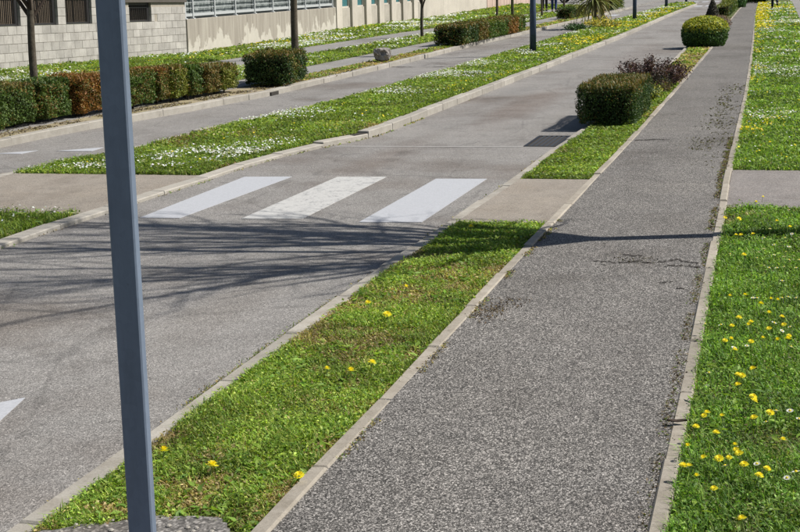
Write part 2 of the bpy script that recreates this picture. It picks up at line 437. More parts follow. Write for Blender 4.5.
for (x, y) in ((-4.95,90.5),(-4.3,90.5),(-3.65,90.5),(-5.9,104),(-5.2,104),(-4.5,104),(-8.2,73)):
    patch('far_stripe', [(x-.22,y),(x+.22,y),(x+.22,y+2.6),(x-.22,y+2.6)], .005, M['paint_new'], road)
# drain grate at the foot of the ramp, against the kerb
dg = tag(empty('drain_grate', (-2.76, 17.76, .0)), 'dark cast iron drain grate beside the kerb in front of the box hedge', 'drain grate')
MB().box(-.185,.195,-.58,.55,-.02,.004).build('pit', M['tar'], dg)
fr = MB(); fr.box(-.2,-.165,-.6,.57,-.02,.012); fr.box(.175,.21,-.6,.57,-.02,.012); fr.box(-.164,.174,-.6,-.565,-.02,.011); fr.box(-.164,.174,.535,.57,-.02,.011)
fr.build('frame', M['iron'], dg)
M['iron_dark'] = plain('dark_iron_bar', (.045, .046, .05), .5, .3)
barme = MB().box(-.016,.016,-.564,.534,-.012,.010).mesh('bar'); barme.materials.append(M['iron_dark'])
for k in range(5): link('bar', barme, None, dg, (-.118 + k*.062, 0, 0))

# cracks in the path (thin jagged openings)
def crack(pts, wid, parent, z, name='crack', mat=None):
    l = []; r_ = []
    P2 = []
    for a, b in zip(pts[:-1], pts[1:]):
        for t in np.linspace(0, 1, 13)[:-1]: P2.append((a[0]+(b[0]-a[0])*t + random.uniform(-.006,.006), a[1]+(b[1]-a[1])*t + random.uniform(-.022,.022)))
    P2.append(pts[-1])
    mb = MB(); n = len(P2); vs = []
    for i, (x, y) in enumerate(P2):
        ww = wid*random.choice((.12,.3,.7,1.1,1.5))*(0.2 if i in (0, n-1) else 1)
        vs += [(x, y-ww/2, z), (x, y+ww/2, z)]
    mb.add(vs, [(2*i, 2*i+2, 2*i+3, 2*i+1) for i in range(n-1)])
    return mb.build(name, mat or M['tar'], parent)
crack([(-1.22,9.88),(-1.05,9.82),(-.93,9.86)], .03, path, ZP+.003)
crack([(-.95,9.9),(-.80,9.85),(-.66,9.98),(-.5,9.88)], .045, path, ZP+.003)
crack([(-1.05,10.12),(-.88,10.08)], .03, path, ZP+.003)
crack([(-.72,9.76),(-.58,9.78),(-.48,9.72)], .04, path, ZP+.003)
crack([(-.72,9.2),(-.62,9.23)], .03, path, ZP+.003); crack([(-.6,9.05),(-.5,9.0)], .03, path, ZP+.003)
crack([(-1.66,17.35),(-1.4,17.5),(-1.25,17.45)], .09, path, ZP+.003)
crack([(-8.9,33.2),(-8.0,33.0),(-7.05,33.1)], .12, road, .003)

# ------------------------------------------------------------------ kerbs and edgings, stone by stone
def kerb(name, fA, fB, ztop, y0, y1, seg, mat, h=.16, label=None):
    bed = sheet(name, P(fA, .012), P(fB, -.012), y0, y1, lambda x, y: (ztop(y) if callable(ztop) else ztop) - .014, M['tar'], .5, .2, 1)
    wid = float(abs(fB(10.)-fA(10.)))
    me = MB().box(-wid/2, wid/2, -.5, .5, -h, 0).mesh('kerbstone')
    bm = bmesh.new(); bm.from_mesh(me); bmesh.ops.bevel(bm, geom=[e for e in bm.edges if all(v.co.z > -.01 for v in e.verts)], offset=.009, segments=1, affect='EDGES')
    bm.to_mesh(me); bm.free(); me.materials.append(mat)
    y = y0; n = 0
    while y < y1 - .01:
        L = min(seg*(1 if y < 45 else 2), y1-y); ym = y+L/2
        a = Vector(((float(fA(y))+float(fB(y)))/2, y)); b = Vector(((float(fA(y+L))+float(fB(y+L)))/2, y+L))
        o = link('kerbstone', me, None, bed)
        zt = ztop(ym) if callable(ztop) else ztop
        o.location = ((a.x+b.x)/2 + random.uniform(-.004,.004), ym, zt + random.uniform(-.006, .006))
        o.rotation_euler = (random.uniform(-.006,.006), random.uniform(-.035,.035), -math.atan2(b.x-a.x, b.y-a.y) + random.uniform(-.004,.004))
        c2 = float(fA(y+2*L))+float(fB(y+2*L)); bend = abs((c2/2-b.x)-(b.x-a.x))/L
        o.scale = (1, (b-a).length - .012 + bend*wid*1.1, 1)
        y += L; n += 1
    return bed
kerb('kerb', kerbRo, kerbRi, .045, 2.6, 110, 1.0, M['kerb_grey'])
kerb('path_edging', edgeLo, pathL, ZP+.008, 2.35, 100, 1.0, M['edging'])
kerb('path_edging', pathR, edgeRo, ZP+.008, 2.7, 100, 1.0, M['edging'])
kerb('median_kerb', medRi, medRo, P(Zmed,.006), 5, 99, 1.0, M['kerb'])
kerb('median_kerb', medLo, medLi, Zmed, 5, 99, 1.0, M['kerb'])
lk = kerb('left_kerb', kerbLi, kerbLo, .10, 8, 92, 1.0, M['kerb'])
inl = MB(); inl.box(-.02,.045,-.20,.20,-.07,-.005); inl.build('drain_inlet', M['tar'], lk, (-8.925, 25.05, .07))

# ------------------------------------------------------------------ grass
GREEN = [(.165,.245,.03),(.235,.325,.045),(.09,.16,.02),(.33,.40,.085),(.15,.25,.04)]
DRY = [(.36,.29,.11),(.44,.37,.18),(.27,.25,.07),(.28,.20,.10)]
def pal(n, cols, rng=RNG):
    c = np.array(cols)[rng.integers(0, len(cols), n)]
    return c*rng.uniform(.72, 1.28, (n,1))*rng.uniform(.93, 1.07, (n,3))

def scatter(fL, fR, y0, y1, n_target, p=1.6, over=.02):
    """points in a strip, thinner with distance (density ~ Y**-p)"""
    u = RNG.uniform(0, 1, n_target)
    a = 1-p
    if abs(a) < 1e-3: Y = y0*(y1/y0)**u
    else: Y = (y0**a + u*(y1**a - y0**a))**(1/a)
    xl, xr = fL(Y)-over*RNG.uniform(0,1,n_target)**2, fR(Y)+over*RNG.uniform(0,1,n_target)**2
    X = xl + (xr-xl)*RNG.uniform(0,1,n_target)
    return X, Y

def blades_arrays(X, Y, Z, H, W, C):
    n = len(X); az = RNG.uniform(0, 2*np.pi, n); lean = H*RNG.uniform(.15, 1.1, n)
    d = np.stack([np.cos(az), np.sin(az), np.zeros(n)], 1); wv = np.stack([-d[:,1], d[:,0], d[:,2]], 1)*W[:,None]/2
    b = np.stack([X, Y, Z], 1); up = np.array([0,0,1.0])
    m = b + d*(lean*.32)[:,None] + up*(H*.62)[:,None]; t = b + d*lean[:,None] + up*(H*RNG.uniform(.75,1,n))[:,None]
    V = np.stack([b-wv, b+wv, m-wv*.8, m+wv*.8, t], 1).reshape(-1,3)
    i = (np.arange(n)*5)[:,None]
    Fc = np.concatenate([i+[0,1,3], i+[0,3,2], i+[2,3,4]], 0)
    sh = np.array([.8,.8,1,1,1.12])
    Cc = (C[:,None,:]*sh[None,:,None]).reshape(-1,3)
    return V, Fc, Cc

def leaf_arrays(X, Y, Z, L, W, C, tilt=.6, nrm=None):
    """diamond leaves (two triangles); nrm: preferred normals"""
    n = len(X)
    if nrm is None: N = np.stack([RNG.normal(0,tilt,n), RNG.normal(0,tilt,n), np.ones(n)], 1)
    else: N = nrm + RNG.normal(0, tilt, (n,3))
    N /= np.linalg.norm(N, axis=1)[:,None] + 1e-9
    r = RNG.normal(0,1,(n,3)); u = np.cross(N, r); u /= np.linalg.norm(u, axis=1)[:,None]+1e-9
    v = np.cross(N, u); c = np.stack([X,Y,Z],1)
    V = np.stack([c-u*L[:,None]/2, c+v*W[:,None]/2+N*W[:,None]*.15, c+u*L[:,None]/2, c-v*W[:,None]/2+N*W[:,None]*.15], 1).reshape(-1,3)
    i = (np.arange(n)*4)[:,None]
    Fc = np.concatenate([i+[0,1,2], i+[0,2,3]], 0)
    return V, Fc, np.repeat(C, 4, 0)

def join(parts):
    V = []; Fs = []; C = []; o = 0
    for v, f, c in parts:
        V.append(v); Fs.append(f+o); C.append(c); o += len(v)
    return np.concatenate(V), np.concatenate(Fs), np.concatenate(C)

def grass(name, label, fL, fR, y0, y1, z, n, hgt, dryness, p=1.6, leafy=.45, nscale=1.6, seed=1, wbase=.0038, bright=1.0, tint=(1,1,1)):
    X, Y = scatter(fL, fR, y0, y1, n, p)
    dens = vnoise(X, Y, nscale, seed)*.6 + vnoise(X, Y, nscale*4, seed+3)*.4
    dd = dens + RNG.normal(0, .09, n)
    em = np.minimum(X-fL(Y), fR(Y)-X)
    dd = dd + .16*np.clip(1-em/.14, 0, 1)*(vnoise(X,Y,2.6,seed+21))*2*dryness
    keep = RNG.uniform(0,1,n) > np.clip((dd-.60)*2.2, 0, .55)*dryness*1.3
    X, Y, dd = X[keep], Y[keep], dd[keep]; n = len(X)
    isdry = (dd > (1.02 - dryness*.6)) | (RNG.uniform(0,1,n) <   .05 + .17*dryness*(.4+vnoise(X,Y,nscale*2.7,seed+40)))
    C = pal(n, GREEN)*bright; C[isdry] = pal(int(isdry.sum()), DRY)
    C = C*np.array(tint)
    tone = vnoise(X, Y, nscale*2.2, seed+9)
    C *= (.62 + .72*tone)[:,None]*RNG.choice([.6,1.0,1.25], n, p=[.25,.5,.25])[:,None]
    sc = np.maximum(1, Y/8.0)
    Z = z(X, Y) if callable(z) else np.full(n, z)
    H = hgt*RNG.uniform(.45, 1.25, n)*(.65+.7*vnoise(X,Y,nscale*3,seed+5)); H[isdry] *= .7
    W = wbase*sc*RNG.uniform(.7,1.5,n)
    if y0 < 4.5 and z < .06 and float(np.mean(X)) < -1:
        k = ~((Y < 4.76 - np.abs(X+2.0)*.42 - .04*vnoise(X, Y, 9, 2)) & (X < -1.86 + .0*X)); X,Y,C,Z,H,W,isdry = X[k],Y[k],C[k],Z[k],H[k],W[k],isdry[k]; n = len(X)
    lf = RNG.uniform(0,1,n) < leafy
    B = ~lf
    pa = blades_arrays(X[B], Y[B], Z[B]-.005, H[B], W[B], C[B])
    m = int(lf.sum())
    pb = leaf_arrays(X[lf], Y[lf], Z[lf] + H[lf]*RNG.uniform(.2,.8,m), W[lf]*RNG.uniform(2.4,5,m), W[lf]*RNG.uniform(1.4,2.8,m), C[lf]*1.05, .55)
    m3 = n//45; q = RNG.choice(n, m3)          # broad leaves of dandelion and plantain among the blades
    q = q[vnoise(X[q], Y[q], 3.0, seed+30) > .5]; m3 = len(q)
    pcx = leaf_arrays(X[q], Y[q], Z[q]+hgt*RNG.uniform(.3,.7,m3), .05*sc[q]**.6*RNG.uniform(.6,1.4,m3), .016*sc[q]**.6*RNG.uniform(.7,1.4,m3), pal(m3, [(.16,.27,.035),(.22,.33,.05),(.11,.2,.03)])*bright, .45)
    V, Fc, Cc = join([pa, pb, pcx])
    o = link(name, mesh_np(name, V, Fc, Cc), M['grass'])
    tag(o, label, 'grass', kind='stuff')
    return o
right_vis = F([(0,1.2),(14,1.6),(40,2.4),(95,1.2)])
grass('grass', 'short patchy grass in the narrow strip between road kerb and footpath', kerbRi, edgeLo, 4.3, 11.40, ZR-.01, 150000, .042, .60, 1.3, .45, 1.7, 2, bright=1.15)
grass('grass', 'green grass strip between tan crossing pad and clipped box hedge', kerbRi, edgeLo, 14.02, 19.4, ZR-.01, 30000, .045, .45, 1.3, .4, 1.5, 3)
grass('grass', 'weedy grass around the clipped box hedge and purple shrub', kerbRi, edgeLo, 19.4, 26.5, ZR-.01, 16000, .06, .55, 1.3, .4, 1.5, 4)
grass('grass', 'sparse dry grass between purple shrub and rounded golden bush', kerbRi, edgeLo, 26.5, 60, ZR-.01, 16000, .045, .95, 1.3, .3, 1.2, 5)
grass('grass', 'lush flowering lawn on the right of the footpath, nearer part', edgeRo, F([(0,1.0),(13,1.3)]), 4.2, 12.44, ZR-.01, 170000, .060, .34, 1.3, .55, 1.9, 6, bright=1.05, tint=(.80,1,.95))
grass('grass', 'lush flowering lawn beyond the reddish side path', edgeRo, F([(14,1.5),(40,2.2),(57,.7),(95,.55)]), 14.83, 95, ZR-.01, 150000, .062, .25, 1.7, .4, 1.0, 7, tint=(.88,1,.95))
grass('grass', 'grass of the median on the near side of the island pad', medLi, medRi, 7.5, 11.64, lambda x,y: Zmed(y)-.01, 45000, .07, .22, 1.3, .4, 1.5, 8)
grass('grass', 'long daisy-strewn grass of the median beyond the island pad', medLi, medRi, 14.18, 98, lambda x,y: Zmed(y)-.01, 210000, .06, .34, 1.7, .4, .8, 9)
grass('grass', 'thin dry grass on the bare planting bed by the left kerb', F([(6,-10.2),(17,-10.25),(25,-9.85),(31,-9.62),(78,-9.5)]), kerbLi, 26, 78, ZL, 14000, .035, .95, 1.5, .3, 1.0, 10)
grass('grass', 'green verge with daisies and young trees left of the road', K(-12.25), K(-10.55), 16, 78, ZL, 50000, .07, .25, 1.6, .4, .8, 12)
grass('grass', 'sloping grass bank along the foot of the walls', K(-16.8), F([(6,-13.8),(34,-13.75),(52,-13.5),(62,-13.0),(78,-12.7),(84,-13.1),(97,-13.1)]), 22, 97, lambda x, y: bank_z(x, y)-.01, 90000, .085, .38, 1.6, .4, .6, 13)
# weeds in the joints and along the edges
def weeds(name, label, pts, n, spread, z, cols, hgt=.02, dry=.4, parent=None):
    xs = []; ys = []
    for _ in range(n):
        k = random.randrange(len(pts)-1); t = random.random(); a, b = pts[k], pts[k+1]
        xs.append(a[0]+(b[0]-a[0])*t + random.gauss(0, spread)); ys.append(a[1]+(b[1]-a[1])*t + random.gauss(0, spread*2.5))
    X = np.array(xs); Y = np.array(ys)
    keep = vnoise(X, Y, 3.5, 4) > .38
    X, Y = X[keep], Y[keep]; n = len(X)
    C = pal(n, cols); sc = np.maximum(1, Y/8)
    h = hgt*RNG.uniform(.3,1.2,n); b = RNG.uniform(0,1,n) < .22
    pa = blades_arrays(X[b], Y[b], np.full(b.sum(), z), h[b], .004*sc[b]*RNG.uniform(.6,1.5,b.sum()), C[b])
    c = ~b; m = int(c.sum())
    pb = leaf_arrays(X[c], Y[c], z+h[c]*.5, .014*sc[c]*RNG.uniform(.6,1.6,m), .008*sc[c]*RNG.uniform(.6,1.5,m), C[c], .6)
    o = link(name, mesh_np(name, *join([pa, pb])), M['grass'], parent)
    tag(o, label, 'weeds', kind='stuff')
WD = GREEN + DRY + [(.06,.045,.03),(.10,.075,.045),(.16,.12,.07)]
yy = np.linspace(4.6, 18, 30)
weeds('weeds', 'dry weeds and crumbs between footpath and its right-hand edging', [(float(pathR(y))-.02, y) for y in yy], 3000, .018, ZP, [(.06,.045,.03),(.10,.075,.045),(.16,.12,.07),(.22,.18,.11),(.12,.17,.04)], .012)
weeds('weeds', 'crumbs and moss along the left-hand edging of the footpath', [(float(pathL(y))+.014, y) for y in yy[:16]], 1500, .014, ZP, WD[4:], .012)
weeds('weeds', 'weeds growing in the joint of the near road kerb', [(float(kerbRo(y))-.015, y) for y in np.linspace(6.2, 8.6, 12)], 1500, .022, .002, WD, .03)
weeds('weeds', 'dark crumbs in the gutter of the road beside the near kerb', [(float(kerbRo(y))-.02, y) for y in np.linspace(4.5, 17, 30)], 900, .02, .002, WD[4:], .012)
weeds('weeds', 'dark weeds along the foot of the median kerb', [(float(medRo(y))+.02, y) for y in np.linspace(10, 24, 30)], 700, .02, .002, WD, .02)
weeds('crumbs', 'broken asphalt crumbs around the cracks across the footpath', [(-1.15,9.85),(-.9,9.9),(-.5,9.85)], 260, .05, ZP, [(.05,.045,.04),(.12,.11,.10),(.22,.20,.18),(.03,.027,.024)], .008)
weeds('dead_leaves', 'small heap of dark dead twigs and leaves at the footpath edge', [(-1.66,8.05),(-1.6,8.3),(-1.5,8.75)], 420, .05, ZP, [(.06,.04,.03),(.13,.09,.055),(.20,.15,.09),(.04,.03,.02)], .02)
weeds('weeds', 'tufts of weeds breaking through the footpath asphalt', [(-.66,15.4),(-.78,17),(-.74,18.5),(-.72,20.5),(-.74,23),(-.78,26)], 1100, .13, ZP, [(.08,.075,.055),(.12,.11,.08),(.15,.135,.10),(.11,.115,.06),(.06,.055,.045)], .010)

weeds('bark_litter', 'dark bark and leaf litter on the bare bed under the left hedge', [(-10.2,16.5),(-9.85,19.5),(-9.5,22.5),(-9.2,26),(-9.15,32)], 4500, .10, ZL, [(.06,.045,.035),(.12,.09,.06),(.20,.16,.11),(.35,.31,.26)], .02)
# ------------------------------------------------------------------ flowers: near ones one by one, far ones as a carpet
CAM = Vector((0,0,2.0)); FOC = 1450.0
def at(u, v, z):
    """ground point seen at a spot of the picture, used to read off where the flowers grow"""
    d = right*(u-400) + down*(v-266) + fwd*FOC
    t = (z-2.0)/d.z
    return CAM + d*t
def disc_head(n, r, cup, hole=0.0):
    vs = [(0,0,cup*.3)]; fs = []
    for k in range(n):
        a0 = 2*math.pi*(k-.40)/n; a1 = 2*math.pi*(k+.40)/n; am = 2*math.pi*k/n
        i = len(vs)
        vs += [(r*.25*math.cos(a0), r*.25*math.sin(a0), 0), (r*.8*math.cos(a0), r*.8*math.sin(a0), cup), (r*math.cos(am), r*math.sin(am), cup*1.2),
               (r*.8*math.cos(a1), r*.8*math.sin(a1), cup), (r*.25*math.cos(a1), r*.25*math.sin(a1), 0)]
        fs.append((i, i+1, i+2, i+3, i+4))
    return vs[:], fs
def tinted(vs, fs, cols, name):
    me = bpy.data.meshes.new(name); me.from_pydata(vs, [], fs)
    a = me.color_attributes.new('Col', 'FLOAT_COLOR', 'POINT')
    for i, d in enumerate(a.data): d.color = (*cols[i], 1)
    return me
def dandelion_proto():
    vs = []; fs = []; cols = []
    for ring, (n, r, cup, z) in enumerate(((13, .021, .003, 0), (11, .015, .006, .004), (7, .009, .006, .008))):
        v, f = disc_head(n, r, cup); o = len(vs)
        vs += [(x, y, q+z) for x, y, q in v]; fs += [tuple(i+o for i in q) for q in f]
        cols += [(.86-.02*ring, .76-.06*ring, .02)]*len(v)
    head = tinted(vs, fs, cols, 'flower_head'); head.materials.append(M['petal'])
    st = MB(); st.tube([(0,0,-.06),(.004,.002,-.03),(0,0,0)], [.0022]*3, 5)
    stem = st.mesh('stem'); stem.materials.append(M['stem'])
    return head, stem
M['stem'] = plain('pale_green_stem', (.14, .20, .05), .7)
def daisy_proto():
    v, f = disc_head(14, .0125, .002)
    pet = tinted(v, f, [(.80,.80,.78)]*len(v), 'petals'); pet.materials.append(M['petal'])
    mb = MB(); mb.lathe([(.0045,.001),(.004,.004),(.0015,.0055)], 8)
    cen = mb.mesh('centre'); cen.materials.append(M['yellow'])
    st = MB(); st.tube([(0,0,-.05),(.002,.002,-.02),(0,0,0)], [.0014]*3, 5)
    stem = st.mesh('stem'); stem.materials.append(M['stem'])
    return pet, cen, stem
M['yellow'] = plain('yellow_florets', (.80, .62, .02), .7)
dh, ds = dandelion_proto(); pp, pc, ps = daisy_proto()
DL = [(754,401),(707,413),(704,416),(722,416),(696,427),(716,433),(688,446),(704,458),(719,459),(735,445),(736,450),(739,454),(729,458),(744,465),(683,466),(689,466),(697,476),(767,469),(759,476),(714,489),(742,519),(770,413),(754,418),(783,440),
 (730,296),(745,295),(771,299),(778,300),(761,304),(769,313),(782,317),(739,318),(751,322),(749,325),(732,326),(784,325),(769,329),(763,338),(778,340),(789,336),(788,339),(725,341),(731,339),(751,342),(735,350),(753,369),(738,375),(742,376),(738,385),(753,397),
 (763,197),(756,202),(777,221),(790,227),(725,218),(739,219),(736,235),(741,235),(795,145),(770,142),(753,234),(744,255)]
DS = [(368,303),(387,315),(327,369),(351,371),(372,363),(406,287),(164,451),(212,466),(299,476),(471,227)]
WH = [(766,422),(757,464),(796,472),(787,478),(790,411),(776,411),(799,419),(725,466),(757,298),(753,298),(782,281),(782,298),(788,297),(796,298),(791,347),(790,327),(734,348),(747,346),(705,324),(721,325),(709,373),(769,268),(777,268),(796,268),(784,267),(782,331),(774,323),
 (764,238),(764,249),(774,245),(785,238),(789,247),(786,252),(792,234),(757,258),(774,255),(784,257),(730,254),(799,260),(789,260),(770,229),(789,210)]
SDL = {(368,303):'yellow dandelion in the strip just below the tree shadow, left of a pair',
 (387,315):'yellow dandelion in the strip just below the tree shadow, right of a pair',
 (327,369):'small yellow dandelion in the strip, left one of three in a row',
 (351,371):'bright yellow dandelion in the strip, middle one of three in a row',
 (372,363):'yellow dandelion in the strip, right and uppermost of three in a row',
 (406,287):'yellow dandelion in the dappled tree shade of the strip near the tan pad',
 (164,451):'yellow dandelion close to the steel post on its right side',
 (212,466):'yellow dandelion in the strip between the steel post and the footpath edging',
 (299,476):'yellow dandelion hard against the footpath edging, lowest in the strip',
 (742,519):'lowest yellow dandelion of the right lawn, alone near the bottom edge',
 (795,145):'yellow dandelion beyond the reddish side path at the right picture edge',
 (770,142):'yellow dandelion just beyond the reddish side path, left of another at the edge',
 (763,197):'tall yellow dandelion rising before the near edge of the reddish side path',
 (756,202):'small yellow dandelion left of the tall one at the reddish side path',
 (783,440):'single yellow dandelion far right in the lawn, seen edge on and tilted',
 (688,446):'yellow dandelion right beside the footpath edging, second lowest near the kerb line',
 (714,489):'single small yellow dandelion low in the lawn, second lowest of all',
 (471,227):'yellow dandelion at the top end of the strip below the tan crossing pad'}
for lst, lab, grp, zz, big in ((DL, 'yellow dandelion flower in the lawn right of the footpath', 'dandelions in the right-hand lawn', .085, .92),
                          (DS, 'yellow dandelion flower in the short grass strip between road and footpath', 'dandelions in the grass strip', .048, 1.25)):
    for (u, v) in lst:
        p = at(u, v, ZR+zz)
        r = tag(empty('dandelion', p), SDL.get((u, v), lab), 'flower', grp)
        r.rotation_euler = (random.uniform(-.45,.3), random.uniform(-.35,.35), random.uniform(0,6))
        s = big*random.uniform(.78, 1.15); r.scale = (s, s, s)
        link('flower_head', dh, None, r); link('stem', ds, None, r)
for (u, v) in WH:
    p = at(u, v, ZR+.085)
    r = tag(empty('daisy', p), 'white daisy with a yellow centre in the lawn right of the footpath', 'flower', 'daisies in the right-hand lawn')
    r.rotation_euler = (random.uniform(-.3,.5), random.uniform(-.3,.3), random.uniform(0,6)); s = random.uniform(.95,1.35); r.scale = (s, s, s)
    link('petals', pp, None, r); link('centre', pc, None, r); link('stem', ps, None, r)

def carpet(name, label, fL, fR, y0, y1, z, n, col, size, seed, thr, p=1.6, sc=.9, left_bias=None):
    X, Y = scatter(fL, fR, y0, y1, n, p, 0)
    m = vnoise(X, Y*.7, sc, seed)*.65 + vnoise(X, Y, sc*3.3, seed+2)*.35
    if left_bias is not None: m = m + left_bias(X, Y)
    k = RNG.uniform(0,1,n) < np.clip((m-thr)*4.5, .015, 1)
    X, Y = X[k], Y[k]; n = len(X)
    s = size*np.maximum(1, Y/26)*RNG.uniform(.75,1.3,n)
    Z = (z(X, Y) if callable(z) else z) + RNG.uniform(-.012,.02,n)
    pa = leaf_arrays(X, Y, Z, s, s*.95, pal(n, col)*RNG.uniform(.9,1.1,(n,1)), .45)
    o = link(name, mesh_np(name, *pa), M['petal']); tag(o, label, 'flowers', kind='stuff')
WHT = [(.72,.73,.72),(.62,.64,.62)]; YEL = [(.78,.62,.02),(.70,.58,.04)]
carpet('daisies', 'drifts of white daisies in the lawn beyond the reddish side path', P(edgeRo,.03), F([(14,1.5),(40,2.2),(57,.7),(95,.55)]), 14.9, 95, ZR+.06, 24000, WHT, .026, 31, .59)
carpet('dandelions', 'band of yellow flowers along the far footpath edge of the lawn', P(edgeRo,.0), F([(14,1.0),(40,1.6),(57,.7),(95,.55)]), 14.9, 95, ZR+.06, 13000, YEL, .028, 41, .70, 1.2, .8,
       lambda X, Y: np.clip(.28-(X-edgeRo(Y))*.6, -.2, .28)*np.clip((Y-14)/14, .15, 1) + np.clip((Y-42)/60, 0, .40))
carpet('daisies', 'scattered white daisies on the median beyond the island pad', P(medLi,.05), P(medRi,-.05), 14.3, 98, lambda x,y: Zmed(y)+.055, 32000, WHT, .026, 51, .55, 1.5, .7, lambda X, Y: np.clip((-6.3-X)*.13, -.1, .12))
carpet('dandelions', 'yellow flowers along the road side of the median', P(medLi,.3), P(medRi,-.03), 14.3, 98, lambda x,y: Zmed(y)+.055, 8000, YEL, .028, 61, .80, 1.2, .7, lambda X, Y: np.clip((X+6.2)*.22, -.2, .25)+np.clip((Y-26)/70, -.12, .18))
carpet('daisies', 'white daisies on the tip of the near median', P(medLi,.05), P(medRi,-.05), 8.5, 11.6, lambda x,y: Zmed(y)+.06, 900, WHT, .022, 71, .5, 1.0, 1.1)
carpet('daisies', 'white daisies in the verge with the young trees', K(-12.2), K(-10.6), 18, 78, ZL+.06, 14000, WHT, .032, 81, .46, 1.5, .6)
carpet('daisies', 'white daisies on the grass bank below the walls', K(-16.5), K(-13.8), 24, 78, lambda x, y: bank_z(x,y)+.06, 16000, WHT, .036, 91, .52, 1.5, .5)
carpet('dandelions', 'yellow flowers on the grass bank below the block wall', K(-16.5), K(-13.8), 22, 90, lambda x, y: bank_z(x,y)+.06, 4000, YEL, .034, 101, .62, 1.5, .5)

# one dark dead leaf lying on the right-hand edging
lfm = MB(); lf_v = []; lf_f = []
for i in range(7):
    t_ = i/6; ww_ = .016*math.sin(math.pi*(.06+.9*t_)); x_ = -.045+.09*t_; z_ = .006 + .012*abs(t_-.5)
    lf_v += [(x_, -ww_, z_+.005), (x_, 0, z_-.003), (x_, ww_, z_+.006)]
for i in range(6):
    a_ = 3*i; lf_f += [(a_, a_+1, a_+4, a_+3), (a_+1, a_+2, a_+5, a_+4)]
lfm.add(lf_v, lf_f); lfm.tube([(-.045,0,.009),(-.075,.004,.004)], [.0015,.001], 4)
lo = lfm.build('dead_leaf', M['twig'], None, at(677, 423, ZP+.012)); lo.rotation_euler.z = .15
tag(lo, 'dark curled dead leaf lying on the right-hand path edging', 'leaf')

# ------------------------------------------------------------------ rough old paving round the foot of the post, lower left
fo = MB()
pts = [(-2.62,3.4),(-2.58,4.47),(-2.42,4.60),(-2.2,4.72),(-1.98,4.75),(-1.88,4.66),(-1.83,4.45),(-1.82,4.2),(-1.84,3.4)]
pts = [(a[0]+(b[0]-a[0])*t + random.uniform(-.012,.012), a[1]+(b[1]-a[1])*t + random.uniform(-.015,.015)) for a, b in zip(pts, pts[1:]+pts[:1]) for t in (0,.2,.4,.6,.8)]
n = len(pts); fo.add([(x,y,.062) for x,y in pts]+[(x,y,-.05) for x,y in pts], [tuple(range(n-1,-1,-1))]+[(i,(i+1)%n,(i+1)%n+n,i+n) for i in range(n)])
M['rubble'] = asphalt('old_broken_asphalt', [(0,.08),(.3,.15),(.7,.24),(1,.5)], [(.6,.56,.52),(1.1,1.08,1.05)], 42, 2.5, .9, (.85,.81,.76))
tag(fo.build('post_apron', M['rubble']), kind='structure')
grv = []
for k in range(160):
    x = random.uniform(-2.55,-1.86); y = random.uniform(3.9,4.66); r = random.uniform(.004,.012)
    grv.append((x, y, r))
gm = MB()
for x, y, r in grv: gm.lathe([(r*.7,0),(r,r*.5),(r*.5,r*.9)], 6, (x, y, .06))
tag(gm.build('gravel', M['kerb']), 'loose pale gravel on the broken asphalt round the post', 'gravel', kind='stuff')

# ------------------------------------------------------------------ steel post in front, lower left
sp = tag(empty('sign_post', (-2.094, 4.36, .06)), 'rectangular galvanised steel post standing close in front at left', 'post')
mb = MB(); mb.box(-.045,.045,-.02,.02,-.2,2.9)
mb.build('shaft', M['galv'], sp, bevel=.005)
MB().box(-.046,.046,-.021,.021,2.902,2.915).build('end_cap', M['dark_metal'], sp, bevel=.004)

# ------------------------------------------------------------------ lamp posts on the median
def lamp_post():
    r = empty('lamp_post', (0,0,0))
    b = MB(); b.box(-.16,.16,-.16,.16,-.05,.012); b.build('base_plate', M['dark_metal'], r, bevel=.004)
    p = MB(); p.lathe([(.085,.012),(.085,1.1),(.078,1.14),(.06,5.6)], 14); p.build('pole', M['lamp_blue'], r, smooth=True)
    MB().box(-.045,.045,-.088,-.080,.45,.75).build('access_door', M['lamp_blue'], r)
    a = MB(); a.tube([(0,0,5.55),(.12,0,5.75),(.5,0,5.85),(.9,0,5.86)], [.04,.04,.035,.035], 8); a.build('arm', M['lamp_blue'], r)
    h = MB(); h.box(.7,1.35,-.14,.14,5.83,5.93); hd = h.build('lantern', M['lamp_blue'], r, bevel=.03)
    MB().box(.8,1.3,-.11,.11,5.815,5.828).build('lens', M['lens'], hd)
    return r
lab = ['dark blue lamp post on the daisy median, nearest and thickest of the row',
       'dark blue lamp post on the median just beyond the spiky palm',
       'thin dark lamp post on the median, third of the row and short in view',
       'farthest lamp post on the median, only its foot in view at the top edge']
lp0 = lamp_post()
for k, (x, y) in enumerate(((-6.2,37.5),(-6.12,63.7),(-6.38,85.0),(-6.6,106.5))):
    o = lp0 if k == 0 else copy_tree(lp0)
    o.location = (x, y, .088 if y < 98 else 0.0); tag(o, lab[k], 'lamp post', 'lamp posts along the median')

